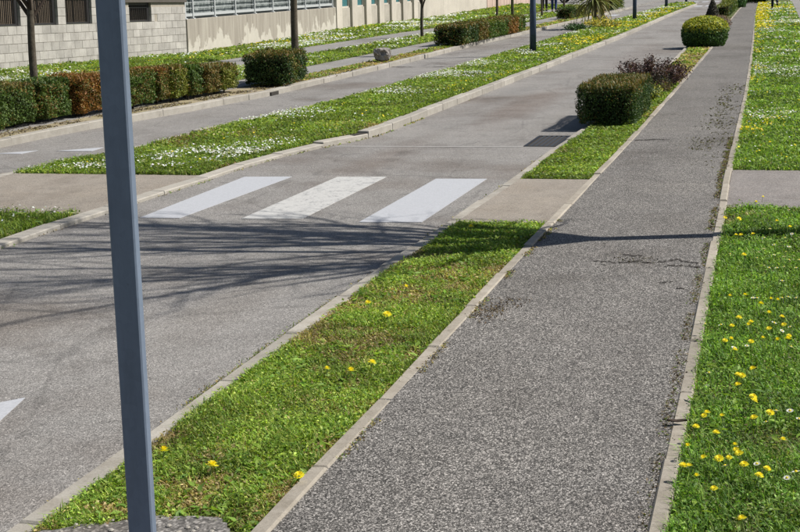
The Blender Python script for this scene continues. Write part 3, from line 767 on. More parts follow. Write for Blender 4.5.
# ------------------------------------------------------------------ trees
def limb(mb, p, d, L, r0, r1, up, n=5, sides=4, wob=.12):
    """a curving limb; returns its points, directions and radii"""
    pts = [Vector(p)]; d = Vector(d).normalized(); ds = [d.copy()]; rs = [r0]
    for i in range(n):
        d = (d + Vector((0,0,1))*up + Vector((random.gauss(0,wob), random.gauss(0,wob), random.gauss(0,wob)))).normalized()
        pts.append(pts[-1] + d*L/n); ds.append(d.copy()); rs.append(r0 + (r1-r0)*(i+1)/n)
    mb.tube(pts, rs, sides, False)
    return pts, ds, rs
def side_dir(d, ang):
    a = d.cross(Vector((random.gauss(0,1), random.gauss(0,1), random.gauss(0,1)))).normalized()
    return (d*math.cos(ang) + a*math.sin(ang)).normalized()
def tree(name, label, loc, hfork, rtr, height, nlimb, spread, nsub, ntwig, bark, lean=(0,0), group=None, leafy=0, bias=(0,0)):
    r = tag(empty(name, loc), label, 'tree', group)
    t = MB(); pts = []; rad = []
    for i in range(9):
        f = i/8; z = -.1 + f*(hfork+.25)
        pts.append((lean[0]*f*f + .012*math.sin(5*f+loc[1]), lean[1]*f + .012*math.cos(4*f+loc[0]), z)); rad.append(rtr*(1.35 if i == 0 else 1.0-.25*f))
    t.tube(pts, rad, 12); t.build('trunk', bark, r, smooth=True)
    c = MB(); top = Vector(pts[-1]); tips = []
    for k in range(nlimb):
        a = 2*math.pi*(k + random.uniform(-.3,.3))/nlimb
        sp_ = spread*random.uniform(.55,1.15) if k else .08
        z0 = top.z - random.uniform(.0, .45) if k else top.z - .1
        d = Vector((math.cos(a)*math.sin(sp_)+bias[0], math.sin(a)*math.sin(sp_)+bias[1], math.cos(sp_)))
        L = (height-hfork)*random.uniform(.72,1.0)
        P_, D_, R_ = limb(c, (top.x, top.y, z0), d, L, rtr*.48*random.uniform(.8,1.1), rtr*.09, .12, 8, 6, .14)
        for j in range(nsub):
            f = random.uniform(.12, .97); q = f*8; i = min(7, int(q)); p = P_[i].lerp(P_[i+1], q-i)
            L2 = L*random.uniform(.16,.36)*(1.15-.5*f)
            P2, D2, R2 = limb(c, p, side_dir(D_[i], random.uniform(.35,.8)), L2, max(.008, R_[i]*.5), .0045, .18, 5, 4, .13)
            for m in range(ntwig):
                f2 = random.uniform(.15,1); q2 = f2*5; i2 = min(4, int(q2)); p2 = P2[i2].lerp(P2[i2+1], q2-i2)
                P3, D3, R3 = limb(c, p2, side_dir(D2[i2], random.uniform(.3,.8)), L2*random.uniform(.3,.55), .0055, .0028, .12, 3, 3, .18)
                tips.append(P3[-1]); tips.append(P3[2])
    cr = c.build('crown', M['twig'], r)
    if leafy:
        T = np.array([tuple(x) for x in tips]); T = np.repeat(T, leafy, 0) + RNG.normal(0,.05,(len(T)*leafy,3)); n = len(T)
        me = mesh_np('buds', *leaf_arrays(T[:,0],T[:,1],T[:,2], RNG.uniform(.02,.05,n), RNG.uniform(.012,.03,n), pal(n, [(.16,.22,.05),(.22,.2,.08)]), 1))
        link('buds', me, M['leaf'], cr)
    return r
tree('bare_tree', 'tall bare tree beside the footpath casting its branch shadow over the road', (.86, 11.42, ZR), 2.72, .10, 9.4, 17, .58, 15, 5, M['tree_bark'], (0,0), None, 0, (-.03,.11))
TG = 'young trees on the left verge'
tree('young_tree', 'young tree before the block wall, forking low, leftmost of the row', (-11.8, 21.6, ZL), 1.70, .072, 5.4, 6, .75, 8, 3, M['tree_bark'], (.0,.0), TG, 2)
tree('young_tree', 'young tree with thick brown trunk behind the lone dark clipped bush', (-11.8, 34.95, ZL), 2.3, .098, 6.0, 7, .7, 9, 3, M['tree_bark'], (.0,.0), TG, 3)
tree('young_tree', 'thin dark young tree left of the long green and brown hedge', (-11.5, 47.2, ZL), 1.25, .055, 4.8, 6, .6, 8, 3, M['tree_bark'], (.0,.0), TG, 3)
tree('young_tree', 'thin dark trunk rising behind the middle of the long hedge', (-11.8, 62.0, ZL), 1.9, .055, 4.8, 6, .6, 7, 3, M['tree_bark'], (0,0), TG, 2)
tree('young_tree', 'mossy greenish trunk just right of the thin dark trunk behind the long hedge', (-11.8, 65.8, ZL), 1.9, .075, 5.0, 6, .6, 7, 3, M['bark_green'], (0,0), TG, 2)
tree('young_tree', 'thin dark trunk on grass immediately right of the nearest lamp post', (-11.3, 71.0, ZL), 1.9, .05, 4.8, 6, .6, 7, 3, M['tree_bark'], (0,0), TG, 2)
tree('young_tree', 'slim tree behind the small square hedge, near the two walkers', (-12.2, 84.9, ZL), 1.9, .07, 4.8, 6, .6, 7, 3, M['tree_bark'], (0,0), TG, 2)

# ------------------------------------------------------------------ hedges and shrubs
YEW = [(.042,.078,.016),(.06,.105,.02),(.085,.13,.025)]
DYEW = [(.022,.050,.012),(.032,.068,.015),(.05,.088,.018)]
MIDG = [(.05,.10,.015),(.07,.13,.02),(.09,.14,.025)]
RUST = [(.26,.115,.028),(.21,.10,.025),(.28,.14,.035),(.13,.11,.022),(.20,.10,.03)]
BRWN = [(.17,.11,.03),(.14,.12,.03),(.20,.135,.04),(.09,.12,.025)]
YGRN = [(.17,.19,.025),(.13,.165,.025),(.21,.21,.035)]
def clipped(name, label, x0, x1, y0, y1, z0, z1, side, top, n, leaf=.028, rz=0.0, group=None, bulge=.05, cat='hedge', topmix=.75):
    """clipped shrub: a shell of small leaves over dark inner twigs"""
    cx, cy = (x0+x1)/2, (y0+y1)/2; hx, hy, hz = (x1-x0)/2, (y1-y0)/2, z1-z0
    r = tag(empty(name, (cx, cy, z0), rz), label, cat, group)
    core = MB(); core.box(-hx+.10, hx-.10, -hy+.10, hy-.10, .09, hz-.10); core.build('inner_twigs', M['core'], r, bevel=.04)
    stem = MB()
    for k in range(4):
        a = random.uniform(0,6.28); stem.tube([(hx*.4*math.cos(a), hy*.5*math.sin(a), -.05),(hx*.5*math.cos(a), hy*.6*math.sin(a), .12)], [.018,.014], 5)
    stem.build('stems', M['twig'], r)['kind'] = 'stuff'
    A = np.array([hy*2*hz, hy*2*hz, hx*2*hz, hx*2*hz, hx*hy*4]); A = A/A.sum()
    f = RNG.choice(5, n, p=A); u = RNG.uniform(-1,1,n); v = RNG.uniform(0,1,n)
    X = np.where(f==0, -hx, np.where(f==1, hx, u*hx)); Yv = np.where(f<2, u*hy, np.where(f==2, -hy, np.where(f==3, hy, (v*2-1)*hy)))
    Z = np.where(f==4, hz, .03+v*(hz-.03))
    N = np.stack([np.where(f==0,-1.,np.where(f==1,1.,0)), np.where(f==2,-1.,np.where(f==3,1.,0)), np.where(f==4,1.,0.)],1)
    # rounding of the shoulders, lumps, ragged skin
    lump = (vnoise(X+cx*3+Z*1.7, Yv+cy*3+Z*2.3, 4.5, 3)-.5)*bulge*2 + RNG.normal(0,.018,n) - np.abs(RNG.normal(0,.024,n))
    P_ = np.stack([X,Yv,Z],1)
    low = np.clip(.16-Z, 0, 1)*.55
    ex = np.clip(np.abs(X)/hx-.78, 0, 1)/.22; ey = np.clip(np.abs(Yv)/hy-.85, 0, 1)/.15; ez = np.clip(Z/hz-.82, 0, 1)/.18
    rnd = .04*np.sqrt(np.clip(ex*ex+ey*ey+ez*ez-1, 0, 2))
    cen = np.array([0,0,hz*.5]); inw = cen-P_; inw /= np.linalg.norm(inw,axis=1)[:,None]+1e-9
    P_ = P_ + N*lump[:,None] + inw*(rnd+low*(f<4))[:,None]
    istop = RNG.uniform(0,1,n) < np.where(f==4, topmix, np.clip((Z/hz-.72)*1.6, 0, .6)*topmix)
    C = pal(n, side)
    alt = (vnoise(P_[:,1]+cy, P_[:,2]*1.5+P_[:,0], 2.6, int(cy*7) % 50) + RNG.normal(0,.14,n)) > .68; C[alt] = pal(int(alt.sum()), BRWN + MIDG)
    C[istop] = pal(int(istop.sum()), top)
    C *= (.7+.6*vnoise(P_[:,0]*2+cx, P_[:,1]+P_[:,2]*2+cy, 5, 8))[:,None]
    V = leaf_arrays(P_[:,0],P_[:,1],P_[:,2], leaf*RNG.uniform(.6,1.5,n), leaf*.55*RNG.uniform(.6,1.4,n), C, .75, N*.9)
    # a few upright shoots breaking the top line
    m = max(12, n//30); sx = RNG.uniform(-hx,hx,m); sy = RNG.uniform(-hy,hy,m)
    B = blades_arrays(sx, sy, np.full(m, hz-.03), RNG.uniform(.03,.09,m), np.full(m, leaf*.5), pal(m, top))
    link('foliage', mesh_np('foliage', *join([V, B])), M['leaf'], r)
    return r

HG = 'clipped shrubs of the hedge along the left kerb'
row = [(16.2,17.7,-10.72,-10.10,.60,YEW,MIDG,'dark green clipped shrub at the very left edge of the picture'),
       (17.75,18.75,-10.85,-10.22,.60,YEW,BRWN,'green clipped shrub with browned top, first inside the left edge of the hedge'),
       (18.8,19.65,-10.76,-10.15,.60,YEW,YEW,'pure dark green clipped shrub between browned and orange hedge shrubs'),
       (19.7,20.65,-10.66,-10.0,.60,RUST,RUST,'rusty orange clipped shrub left of the steel post'),
       (20.7,22.0,-10.47,-9.82,.58,MIDG,BRWN,'green clipped shrub just right of the steel post'),
       (22.03,22.42,-10.40,-9.78,.57,BRWN,RUST,'narrow brown clipped shrub between two green ones in the left hedge'),
       (22.45,22.95,-10.33,-9.70,.57,YGRN,BRWN,'yellow green clipped shrub in the middle of the left hedge'),
       (22.98,23.5,-10.26,-9.62,.54,YEW,MIDG,'dark green clipped shrub right of the yellow green one'),
       (23.53,24.15,-10.18,-9.55,.52,BRWN,BRWN,'brown and green clipped shrub, last but one at the right end of the left hedge'),
       (24.18,24.95,-10.15,-9.53,.50,YGRN,BRWN,'olive clipped shrub at the right end of the left hedge')]
for (y0,y1,x0,x1,h,sd_,tp,lb) in row:
    clipped('hedge_shrub', lb, x0, x1, y0, y1, ZL, ZL+h, sd_, tp, 11000, .034, 0, HG, .045, 'shrub')
clipped('clipped_bush', 'lone dark green bush with browned top before the thick brown trunk', -9.85, -8.98, 25.75, 27.6, ZL, ZL+.60, DYEW, BRWN, 17000, .035, .12, None, .07, 'bush', .55)
HL = 'clipped shrubs of the long hedge beyond the rock'
row2 = [(41.1,43.4,DYEW,BRWN,'dark shaded front shrub of the long hedge beyond the rock'),(43.45,44.9,BRWN,BRWN,'brownish second shrub of the long hedge'),
        (44.95,46.5,MIDG,YGRN,'green third shrub of the long hedge beyond the rock'),(46.55,48.3,MIDG,BRWN,'green and brown fourth shrub of the long hedge'),(48.35,50.2,RUST,BRWN,'rust brown shrub near the far end of the long hedge'),(50.25,51.6,MIDG,YGRN,'bright green last shrub of the long hedge next to the lamp post')]
for (y0,y1,sd_,tp,lb) in row2:
    clipped('hedge_shrub', lb, -9.68, -8.80, y0, y1, ZL, ZL+.58, sd_, tp, 5500, .058, 0, HL, .04, 'shrub')
clipped('box_hedge', 'small square dark hedge on the left kerb beside the spiky palm', -9.75, -9.05, 65.4, 66.7, ZL, ZL+.52, DYEW, MIDG, 2200, .06)
clipped('box_hedge', 'yellowish clipped hedge half hidden behind the spiky palm', -9.7, -9.05, 66.9, 71.5, ZL, ZL+.52, YGRN, YGRN, 2500, .06)
clipped('box_hedge', 'dark brown clipped shrub right of the palm on the far left kerb', -9.6, -8.95, 76, 79.5, ZL, ZL+.62, BRWN, BRWN, 1800, .07)
clipped('box_hedge', 'grey green clipped shrub at the far end of the left kerb', -9.45, -8.85, 80, 86, ZL, ZL+.62, MIDG, YGRN, 1800, .07)
clipped('box_hedge', 'dark clipped box hedge in the strip by the footpath, nearest hedge on the right', -2.56, -1.80, 19.0, 21.3, ZR-.02, ZR+.53, DYEW, BRWN, 34000, .024, -.01, None, .028, 'hedge', .6)
clipped('box_hedge', 'far square box hedge with black shaded front beyond the brown shrub', -2.82, -2.28, 66.6, 72, ZR-.02, ZR+.52, DYEW, YGRN, 2600, .06)
clipped('box_hedge', 'far olive box hedge behind the black fronted one', -2.85, -2.30, 72.6, 81, ZR-.02, ZR+.60, MIDG, YGRN, 2600, .07)
clipped('box_hedge', 'dark hedge closing the far end of the footpath', -2.2, -.9, 94.5, 96, ZR-.02, ZR+.9, YEW, YEW, 3500, .07)

def ball(name, label, loc, rx, ry, h, side, top, n, leaf, cat='bush', core=True, pw=1.0, topz=.62, ragged=.03):
    r = tag(empty(name, loc), label, cat)
    prof = [(.55,.02),(.8,.15),(.86,.4),(.8,.62),(.55,.82),(.2,.92)]
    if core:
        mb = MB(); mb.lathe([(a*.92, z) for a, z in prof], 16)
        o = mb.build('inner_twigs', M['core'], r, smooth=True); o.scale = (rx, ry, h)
    th = RNG.uniform(0, 2*np.pi, n); zz = RNG.uniform(0.02, 1, n)
    rr = np.where(zz < .5, 1-(.5-zz)**2*.75, np.sqrt(np.clip(1-((zz-.5)/.5)**2.4, 0, 1)))**pw
    dj = RNG.normal(0, ragged, n) + (vnoise(th*3, zz*4, 1.6, 5)-.5)*.14
    fill = np.where(RNG.uniform(0,1,n) < .22, RNG.uniform(.7,1,n), 1)
    X = np.cos(th)*(rr+dj)*rx*fill; Y = np.sin(th)*(rr+dj)*ry*fill; Z = zz*h + dj*h*.3
    N = np.stack([np.cos(th)*rr, np.sin(th)*rr, (zz-.42)*2.2],1)
    it = RNG.uniform(0,1,n) < np.clip((zz-topz)*4, 0, .9)
    C = pal(n, side); C[it] = pal(int(it.sum()), top)
    link('foliage', mesh_np('foliage', *leaf_arrays(X,Y,Z, leaf*RNG.uniform(.6,1.4,n), leaf*.6*RNG.uniform(.6,1.3,n), C, .7, N)), M['leaf'], r)
    return r
def cone(name, label, loc, rr, h, cols, n, leaf):
    r = tag(empty(name, loc), label, 'shrub')
    mb = MB(); mb.lathe([(rr*.8,.03),(rr*.7,h*.3),(rr*.35,h*.65),(.02,h*.92)], 12); mb.build('inner_twigs', M['core'], r)
    zz = 1-np.sqrt(RNG.uniform(0,1,n)); th = RNG.uniform(0,6.283,n); q = rr*(1-zz)**.8*RNG.uniform(.85,1.12,n)
    N = np.stack([np.cos(th),np.sin(th),np.full(n,.4)],1)
    link('foliage', mesh_np('foliage', *leaf_arrays(np.cos(th)*q, np.sin(th)*q, .03+zz*h, leaf*RNG.uniform(.6,1.4,n), leaf*.5*RNG.uniform(.6,1.3,n), pal(n, cols), .6, N)), M['leaf'], r)
ball('round_bush', 'big rounded bush with golden top at the edge of the footpath', (-2.0, 40.4, ZR), .60, .75, .80, [(.05,.11,.025),(.075,.15,.03),(.035,.08,.02)], [(.34,.35,.03),(.44,.42,.03),(.26,.32,.03)], 12000, .05, topz=.45)
cone('cone_shrub', 'small dark pointed conifer behind the golden rounded bush', (-2.85, 63.8, ZR), .30, .88, [(.05,.05,.035),(.07,.065,.045)], 2600, .06)
ball('brown_shrub', 'reddish brown low shrub between golden bush and far hedge', (-2.12, 51.5, ZR), .38, .9, .50, [(.13,.075,.05),(.10,.06,.045),(.16,.11,.07)], [(.17,.12,.08)], 2200, .055, 'shrub', False, 1, .6, .12)
ball('green_bush', 'bright green bush at the far end of the strip by the footpath', (-2.35, 84.5, ZR), .42, .7, .78, [(.05,.12,.03),(.07,.16,.04)], [(.10,.2,.05)], 2200, .08)

def airy(name, label, loc, rx, ry, h, cols, nst, nleaf, leaf, cat='shrub', twig=True):
    """open shrub: many thin stems, leaves strung along them"""
    r = tag(empty(name, loc), label, cat); st = MB(); pts = []
    for k in range(nst):
        a = random.uniform(0, 6.283); q = math.sqrt(random.random())
        tx, ty = rx*q*math.cos(a), ry*q*math.sin(a); tz = h*random.uniform(.55, 1.05)*(1-.35*q*q)
        b = Vector((tx*.35, ty*.35, -.03)); m = Vector((tx*.75, ty*.75, tz*.55)); e = Vector((tx, ty, tz))
        st.tube([b, m, e], [.006,.005,.003], 4, False)
        for i in range(nleaf):
            t = random.uniform(.22, 1.0); p = b.lerp(m, t*2) if t < .5 else m.lerp(e, t*2-1)
            pts.append(p + Vector((random.gauss(0,.035), random.gauss(0,.035), random.gauss(0,.03))))
    st.build('stems', M['twig'], r)['kind'] = 'stuff'
    T = np.array([tuple(p) for p in pts]); n = len(T); N = T - np.array([0,0,h*.3]); N /= np.linalg.norm(N,axis=1)[:,None]
    link('foliage', mesh_np('foliage', *leaf_arrays(T[:,0],T[:,1],np.maximum(T[:,2],.01), leaf*RNG.uniform(.6,1.4,n), leaf*.6*RNG.uniform(.6,1.4,n), pal(n, cols), .9, N*.6+np.array([0,0,.4]))), M['leaf'], r)
    return r
airy('purple_shrub', 'airy dark purple shrub beyond the nearest box hedge', (-2.16, 26.0, ZR), .66, 1.1, .57, [(.06,.032,.036),(.08,.042,.045),(.045,.03,.028),(.12,.075,.06),(.10,.05,.04)], 100, 55, .042)
airy('low_green_shrub', 'low green shrub tucked between box hedge and purple shrub', (-2.36, 22.6, ZR), .42, 1.1, .46, MIDG + YEW, 70, 60, .036)
airy('red_plant', 'small plant with red leaves at the footpath edge past the purple shrub', (-1.98, 27.7, ZR), .20, .35, .27, [(.28,.05,.05),(.20,.06,.04),(.12,.09,.03)], 26, 26, .032, 'plant')
airy('dusky_shrub', 'dusky grey purple low shrub beside the footpath edging', (-2.02, 25.4, ZR), .26, .5, .36, [(.06,.045,.04),(.05,.06,.035),(.09,.07,.05)], 36, 34, .03)
airy('flowering_plant', 'low plant with pale yellow blooms between box hedge and footpath', (-1.96, 23.4, ZR), .18, .75, .24, [(.16,.2,.03),(.45,.42,.06),(.10,.15,.03),(.08,.12,.03)], 34, 26, .034, 'plant')
airy('edge_weed', 'rusty low weed at the footpath side of the nearest box hedge', (-1.88, 24.6, ZR), .12, .4, .22, [(.2,.12,.06),(.12,.13,.04)], 20, 20, .03, 'plant')
airy('daffodil_clump', 'clump of pale yellow flowers round the foot of the spiky palm', (-6.45, 54.6, ZM), .75, .9, .42, [(.75,.62,.12),(.62,.5,.08),(.12,.2,.05),(.55,.5,.15)], 60, 22, .07, 'flowers')
airy('green_clump', 'dark green low leaves left of the pale yellow flower clump', (-7.05, 52.2, ZM), .55, .9, .26, [(.04,.10,.025),(.06,.13,.03)], 40, 18, .07, 'plant')
airy('orange_shrub', 'small orange red shrub behind the palm trunk', (-6.72, 56.9, ZM), .22, .3, .55, [(.30,.10,.05),(.22,.10,.05),(.16,.08,.04)], 26, 22, .06, 'shrub')

# spiky palm on the median
pm = tag(empty('spiky_palm', (-6.92, 56.0, ZM)), 'spiky palm with drooping sword leaves on the median', 'palm')
tr = MB(); tr.tube([(0,0,-.05),(.01,0,.4),(0,.01,.75),(0,0,1.05)], [.10,.085,.08,.06], 10); tr.build('trunk', M['tree_bark'], pm)
def sword(L, droop, wid, col):
    vs = []; cols = []; nseg = 6
    for i in range(nseg+1):
        t = i/nseg; x = L*(t - .12*droop*t*t); z = L*(.35*t - droop*t*t); ww = wid*(math.sin(math.pi*min(1, .12+t*.9))**.6)*.5 if i < nseg else .001
        vs += [(x, -ww, z), (x, 0, z-ww*.5), (x, ww, z)]; cols += [col]*3
    fs = []
    for i in range(nseg):
        a = 3*i; fs += [(a, a+1, a+4, a+3), (a+1, a+2, a+5, a+4)]
    me = tinted(vs, fs, cols, 'leaf'); me.materials.append(M['leaf']); return me
sw = [sword(1.2, .34, .08, (.08,.12,.035)), sword(1.25, .50, .08, (.11,.15,.04)), sword(1.2, .65, .08, (.16,.18,.05)), sword(1.1, .85, .07, (.22,.20,.08))]
for k in range(130):
    q = k/130
    o = link('leaf', sw[min(3, int(q*4))], None, pm, (0, 0, 1.18 - q*.30))
    o.rotation_euler = (random.uniform(-.2,.2), math.radians(-60 + 88*q) + random.uniform(-.15,.15), k*2.39996 + random.uniform(-.2,.2))
    s = random.uniform(.85,1.15); o.scale = (s, s, s)

# rock beside the left kerb
rk = bpy.data.meshes.new('rock'); bm = bmesh.new(); bmesh.ops.create_icosphere(bm, subdivisions=4, radius=.5)
for v in bm.verts:
    c = v.co; q = max(abs(c.x), abs(c.y), abs(c.z))
    c *= .5/(.5*q/.5+.5*.5)*.9
    d = (vnoise(c.x*3+c.z, c.y*3+c.z*2, 2.1, 3)-.5)*.16 + (vnoise(c.x*9+c.z*5, c.y*9+c.z*4, 1.9, 6)-.5)*.07
    c += c.normalized()*float(d)
    for (hx_, hz_, rr_, dp) in ((.10,.10,.13,.13),(.30,.12,.11,.10),(.24,-.20,.12,.10)):
        if c.y < -.05:
            e = math.hypot(c.x-hx_, c.z-hz_)
            if e < rr_: c.y += dp*(1-(e/rr_)**2)
    c.x *= .62; c.y *= .56; c.z *= .50
bm.to_mesh(rk); bm.free()
rk.polygons.foreach_set('use_smooth', [False]*len(rk.polygons))
M['rock'] = soil('pitted_rock', (.09,.075,.07), (.27,.25,.23), (.38,.36,.335), 6)
tag(link('rock', rk, M['rock'], None, (-9.22, 33.75, ZL+.17)), 'pale pitted rock with dark hollows standing by the left kerb', 'rock')

# ------------------------------------------------------------------ concrete block wall with barred openings
WX = -16.8
bw = tag(empty('block_wall', (WX, 33.5, -.035)), 'pale concrete block wall with dark barred openings at upper left', 'wall'); bw.rotation_euler.x = -.019
def L_(y): return y-33.5
opens = []   # (y0, y1) of openings between the pillars
y = 36.05
for k in range(8): opens.append((y - 1.8*k, y - 1.8*k + 1.42))
opens = sorted(opens)
Z0, ZS, ZT1, ZT0 = -.05, 1.15, 1.67, 1.95
YE, YB = 39.86, 23.0
core = MB()
core.box(-.19,-.008, L_(YB), L_(YE-.008), Z0, ZS-.006)
core.box(-.19,-.008, L_(opens[-1][1]+.008), L_(YE-.008), ZS-.006, ZT1-.005)
for (a, b), (c, d) in zip(opens[:-1], opens[1:]): core.box(-.19,-.008, L_(b+.008), L_(c-.008), ZS-.006, (ZT0 if c < 35.9 else ZT1)-.005)
core.build('mortar', M['mortar'], bw)
bme = MB().box(-.10, .0, -.1945, .1945, -.0945, .0945).mesh('block'); bme.materials.append(M['block'])
hme = MB().box(-.10, .0, -.0945, .0945, -.0945, .0945).mesh('block'); hme.materials.append(M['block'])
def blk(me, yc, zc):
    o = link('block', me, None, bw, (random.uniform(-.002,.003), L_(yc), zc)); return o
for rowi in range(6):
    zc = Z0 + .1 + rowi*.2; yv = YE - (.2 if rowi % 2 == 0 else .1)
    if rowi % 2: blk(hme, YE-.1, zc); yv = YE - .4
    while yv > YB + 2.5: blk(bme, yv, zc); yv -= .4
for rowi in range(2):                                     # solid piece right of the last opening
    zc = ZS + .1 + rowi*.2; a = opens[-1][1]; yv = YE - (.2 if rowi % 2 == 0 else .1)
    if rowi % 2: blk(hme, YE-.1, zc); yv = YE - .4
    while yv - .2 > a + .01: blk(bme, yv, zc); yv -= .4
    blk(hme, a+.1, zc)
for (a, b), (c, d) in zip(opens[:-1], opens[1:]):         # pillars between the openings
    if c < 27: continue
    for rowi in range(4 if c < 35.9 else 2): blk(bme, (b+c)/2, ZS + .1 + rowi*.2)
cp = MB(); cp.box(-.24,.05, L_(35.6), L_(YE+.02), ZT1, ZT1+.07); cp.build('coping', M['coping'], bw)
cp = MB(); cp.box(-.24,.05, L_(YB), L_(35.58), ZT0, ZT0+.07); cp.build('coping', M['coping'], bw)
slatm = MB()
for k in range(15): slatm.box(-.015,.015, -.62+k*.0886-.009, -.62+k*.0886+.009, -.0, 1.0)
slat_me = slatm.mesh('slats'); slat_me.materials.append(M['dark_metal'])
for (a, b) in opens:
    if a < 27: continue
    zt = ZT0-.006 if a < 35.9 else ZT1-.004; pr = link('barred_panel', MB().mesh('barred_panel'), None, bw, (-.09, L_((a+b)/2), ZS))
    h = zt-ZS; hw = (b-a)/2-.004
    f_ = MB(); f_.box(-.02,.02,-hw,hw,.002,.05); f_.box(-.02,.02,-hw,hw,h-.07,h); f_.box(-.02,.02,-hw,-hw+.09,.052,h-.072); f_.box(-.02,.02,hw-.12,hw,.052,h-.072)
    f_.box(-.024,.024,-hw+.092,hw-.122,h*.80 if a < 35.9 else h*.72,h*.80+.03 if a < 35.9 else h*.72+.03)
    f_.build('frame', M['dark_metal'], pr)
    s_ = link('slats', slat_me, None, pr, (0,-.01,.052)); s_.scale = (1,.93,h-.125); s_['kind'] = 'stuff'
    bb = MB()
    for k in range(9): bb.box(-.045-.006*(k%2),-.027-.006*(k%2), -hw+.003+k*(2*hw/9), -hw+(k+1)*(2*hw/9)-.008, .003, h-.005)
    q = bb.build('backing_boards', M['wood_dark'], pr); q['kind'] = 'stuff'
# bars of the panels read against the weathered boards behind

# ------------------------------------------------------------------ low streaked wall with railing
lw = tag(empty('low_wall', (WX, 39.9, 0)), 'low concrete wall with brown streaks and flaking pale foot', 'wall')
segs = [(0.03, 5.0), (5.012, 10.0), (10.012, 14.85)]
for a, b in segs:
    mb = MB(); mb.box(-.22,.02,a,b,-.1,1.02); mb.build('wall_panel', M['lowwall'], lw, bevel=.006)
rl = tag(empty('railing', (WX, 39.9, 1.02)), 'pale metal railing with grey sheets on top of the low streaked wall', 'railing')
ys = [.12,.71,2.44,4.22,5.99,7.79,9.51,11.33,13.03,14.7]
pme = MB().box(-.035,.035,-.035,.035,0,1.25).mesh('post'); pme.materials.append(M['white_metal'])
fme = MB().box(-.07,.07,-.07,.07,.0,.025).mesh('foot_plate'); fme.materials.append(M['white_metal'])
for yv in ys:
    p_ = link('post', pme, None, rl, (-.08, yv, 0)); link('foot_plate', fme, None, p_, (0,0,.001))
for a, b in zip(ys[:-1], ys[1:]):
    for zz in (.31,.47,.63,.79,.95,1.11):
        mb = MB(); mb.box(-.012,.012,a+.036,b-.036,zz-.007,zz+.007); mb.build('rail', M['white_metal'], rl, (-.08,0,0))
    mb = MB(); mb.box(-.02,.02,a+.036,b-.036,.075,.16); mb.build('kick_plate', M['white_metal'], rl, (-.085,0,0))
    mb = MB(); mb.box(-.012,.0,a+.01,b-.01,.08,1.2); mb.build('sheet', M['screen'], rl, (-.16,0,0))

# ------------------------------------------------------------------ low building with pilasters and teal windows
bd = tag(empty('building', (WX, 54.8, 0)), 'cream building with pilasters and teal windows above beige panels', 'building')
pil = [0.0,2.15,4.25,6.3,8.35,10.4,12.45,14.3]
for k, yv in enumerate(pil):
    mb = MB(); mb.box(-.3,.05,yv,yv+.75,-.1,3.3); mb.build('pilaster', M['cream'], bd, bevel=.008)
for a, b in zip(pil[:-1], pil[1:]):
    mb = MB(); mb.box(-.3,-.05,a+.752,b-.002,-.1,.96); mb.build('wall_panel', M['panel_c'], bd)
    wd = MB(); wd.box(-.22,-.09,a+.752,a+.81,.962,2.6); wd.box(-.22,-.09,b-.06,b-.002,.962,2.6); wd.box(-.22,-.09,a+.812,b-.062,.962,1.02); wd.box(-.22,-.09,a+.812,b-.062,2.54,2.6)
    wf = wd.build('window', M['cream'], bd)
    mb = MB(); mb.box(-.17,-.15,a+.812,b-.062,1.02,2.54); mb.build('pane', M['glass_teal'], wf)
    mb = MB(); mb.box(-.3,-.05,a+.752,b-.002,2.602,3.3); mb.build('lintel', M['panel_c'], bd)
mb = MB(); mb.box(-8,-.302,0,15.05,-.1,3.3); mb.build('back_wall', M['panel_c'], bd)
mb = MB(); mb.box(-8.2,.25,-.2,15.3,3.302,3.5); mb.build('roof', M['coping'], bd)
pw = tag(empty('plain_wall', (WX, 69.9, 0)), 'plain pale rendered wall between the teal windows and pinkish boards', 'wall')
for k in range(4):
    mb = MB(); mb.box(-.2,.0,.0+k*3.8,3.788+k*3.8,-.1,1.8); mb.build('wall_panel', M['cream'], pw)
mb = MB(); mb.box(-.24,.03,0,15.2,1.802,1.87); mb.build('coping', M['panel_c'], pw)
pf = tag(empty('board_fence', (WX, 85.2, 0)), 'pinkish upright board fence at the far end of the walls', 'fence')
bdm = MB().box(-.02,.0,-.115,.115,-.05,1.7).mesh('board'); bdm.materials.append(M['pink'])
for k in range(70): link('board', bdm, None, pf, (random.uniform(-.01,.01), .12+k*.24, random.uniform(-.03,.03)))
for k in range(9): mb = MB(); mb.box(-.12,-.025,k*2.1,k*2.1+.09,-.1,1.75); mb.build('post', M['wood_dark'], pf)

# ------------------------------------------------------------------ people far off on the paths
M['skin'] = plain('skin', (.45,.28,.20), .6)
def skin_obj(name, verts, edges, rad, mat, parent, root=0, sub=1):
    me = bpy.data.meshes.new(name); me.from_pydata(verts, edges, [])
    o = link(name, me, None, parent)
    o.modifiers.new('skin', 'SKIN')
    sv = me.skin_vertices[0].data
    for i, r in enumerate(rad): sv[i].radius = (r, r) if not isinstance(r, tuple) else r
    for d in sv: d.use_root = False
    sv[root].use_root = True
    dg_ = bpy.context.evaluated_depsgraph_get()
    if sub:
        s = o.modifiers.new('sub', 'SUBSURF'); s.levels = sub; s.render_levels = sub
    dg_.update()
    me2 = bpy.data.meshes.new_from_object(o.evaluated_get(bpy.context.evaluated_depsgraph_get()))
    o.modifiers.clear(); o.data = me2; me2.materials.clear(); me2.materials.append(mat)
    me2.polygons.foreach_set('use_smooth', [True]*len(me2.polygons))
    return o
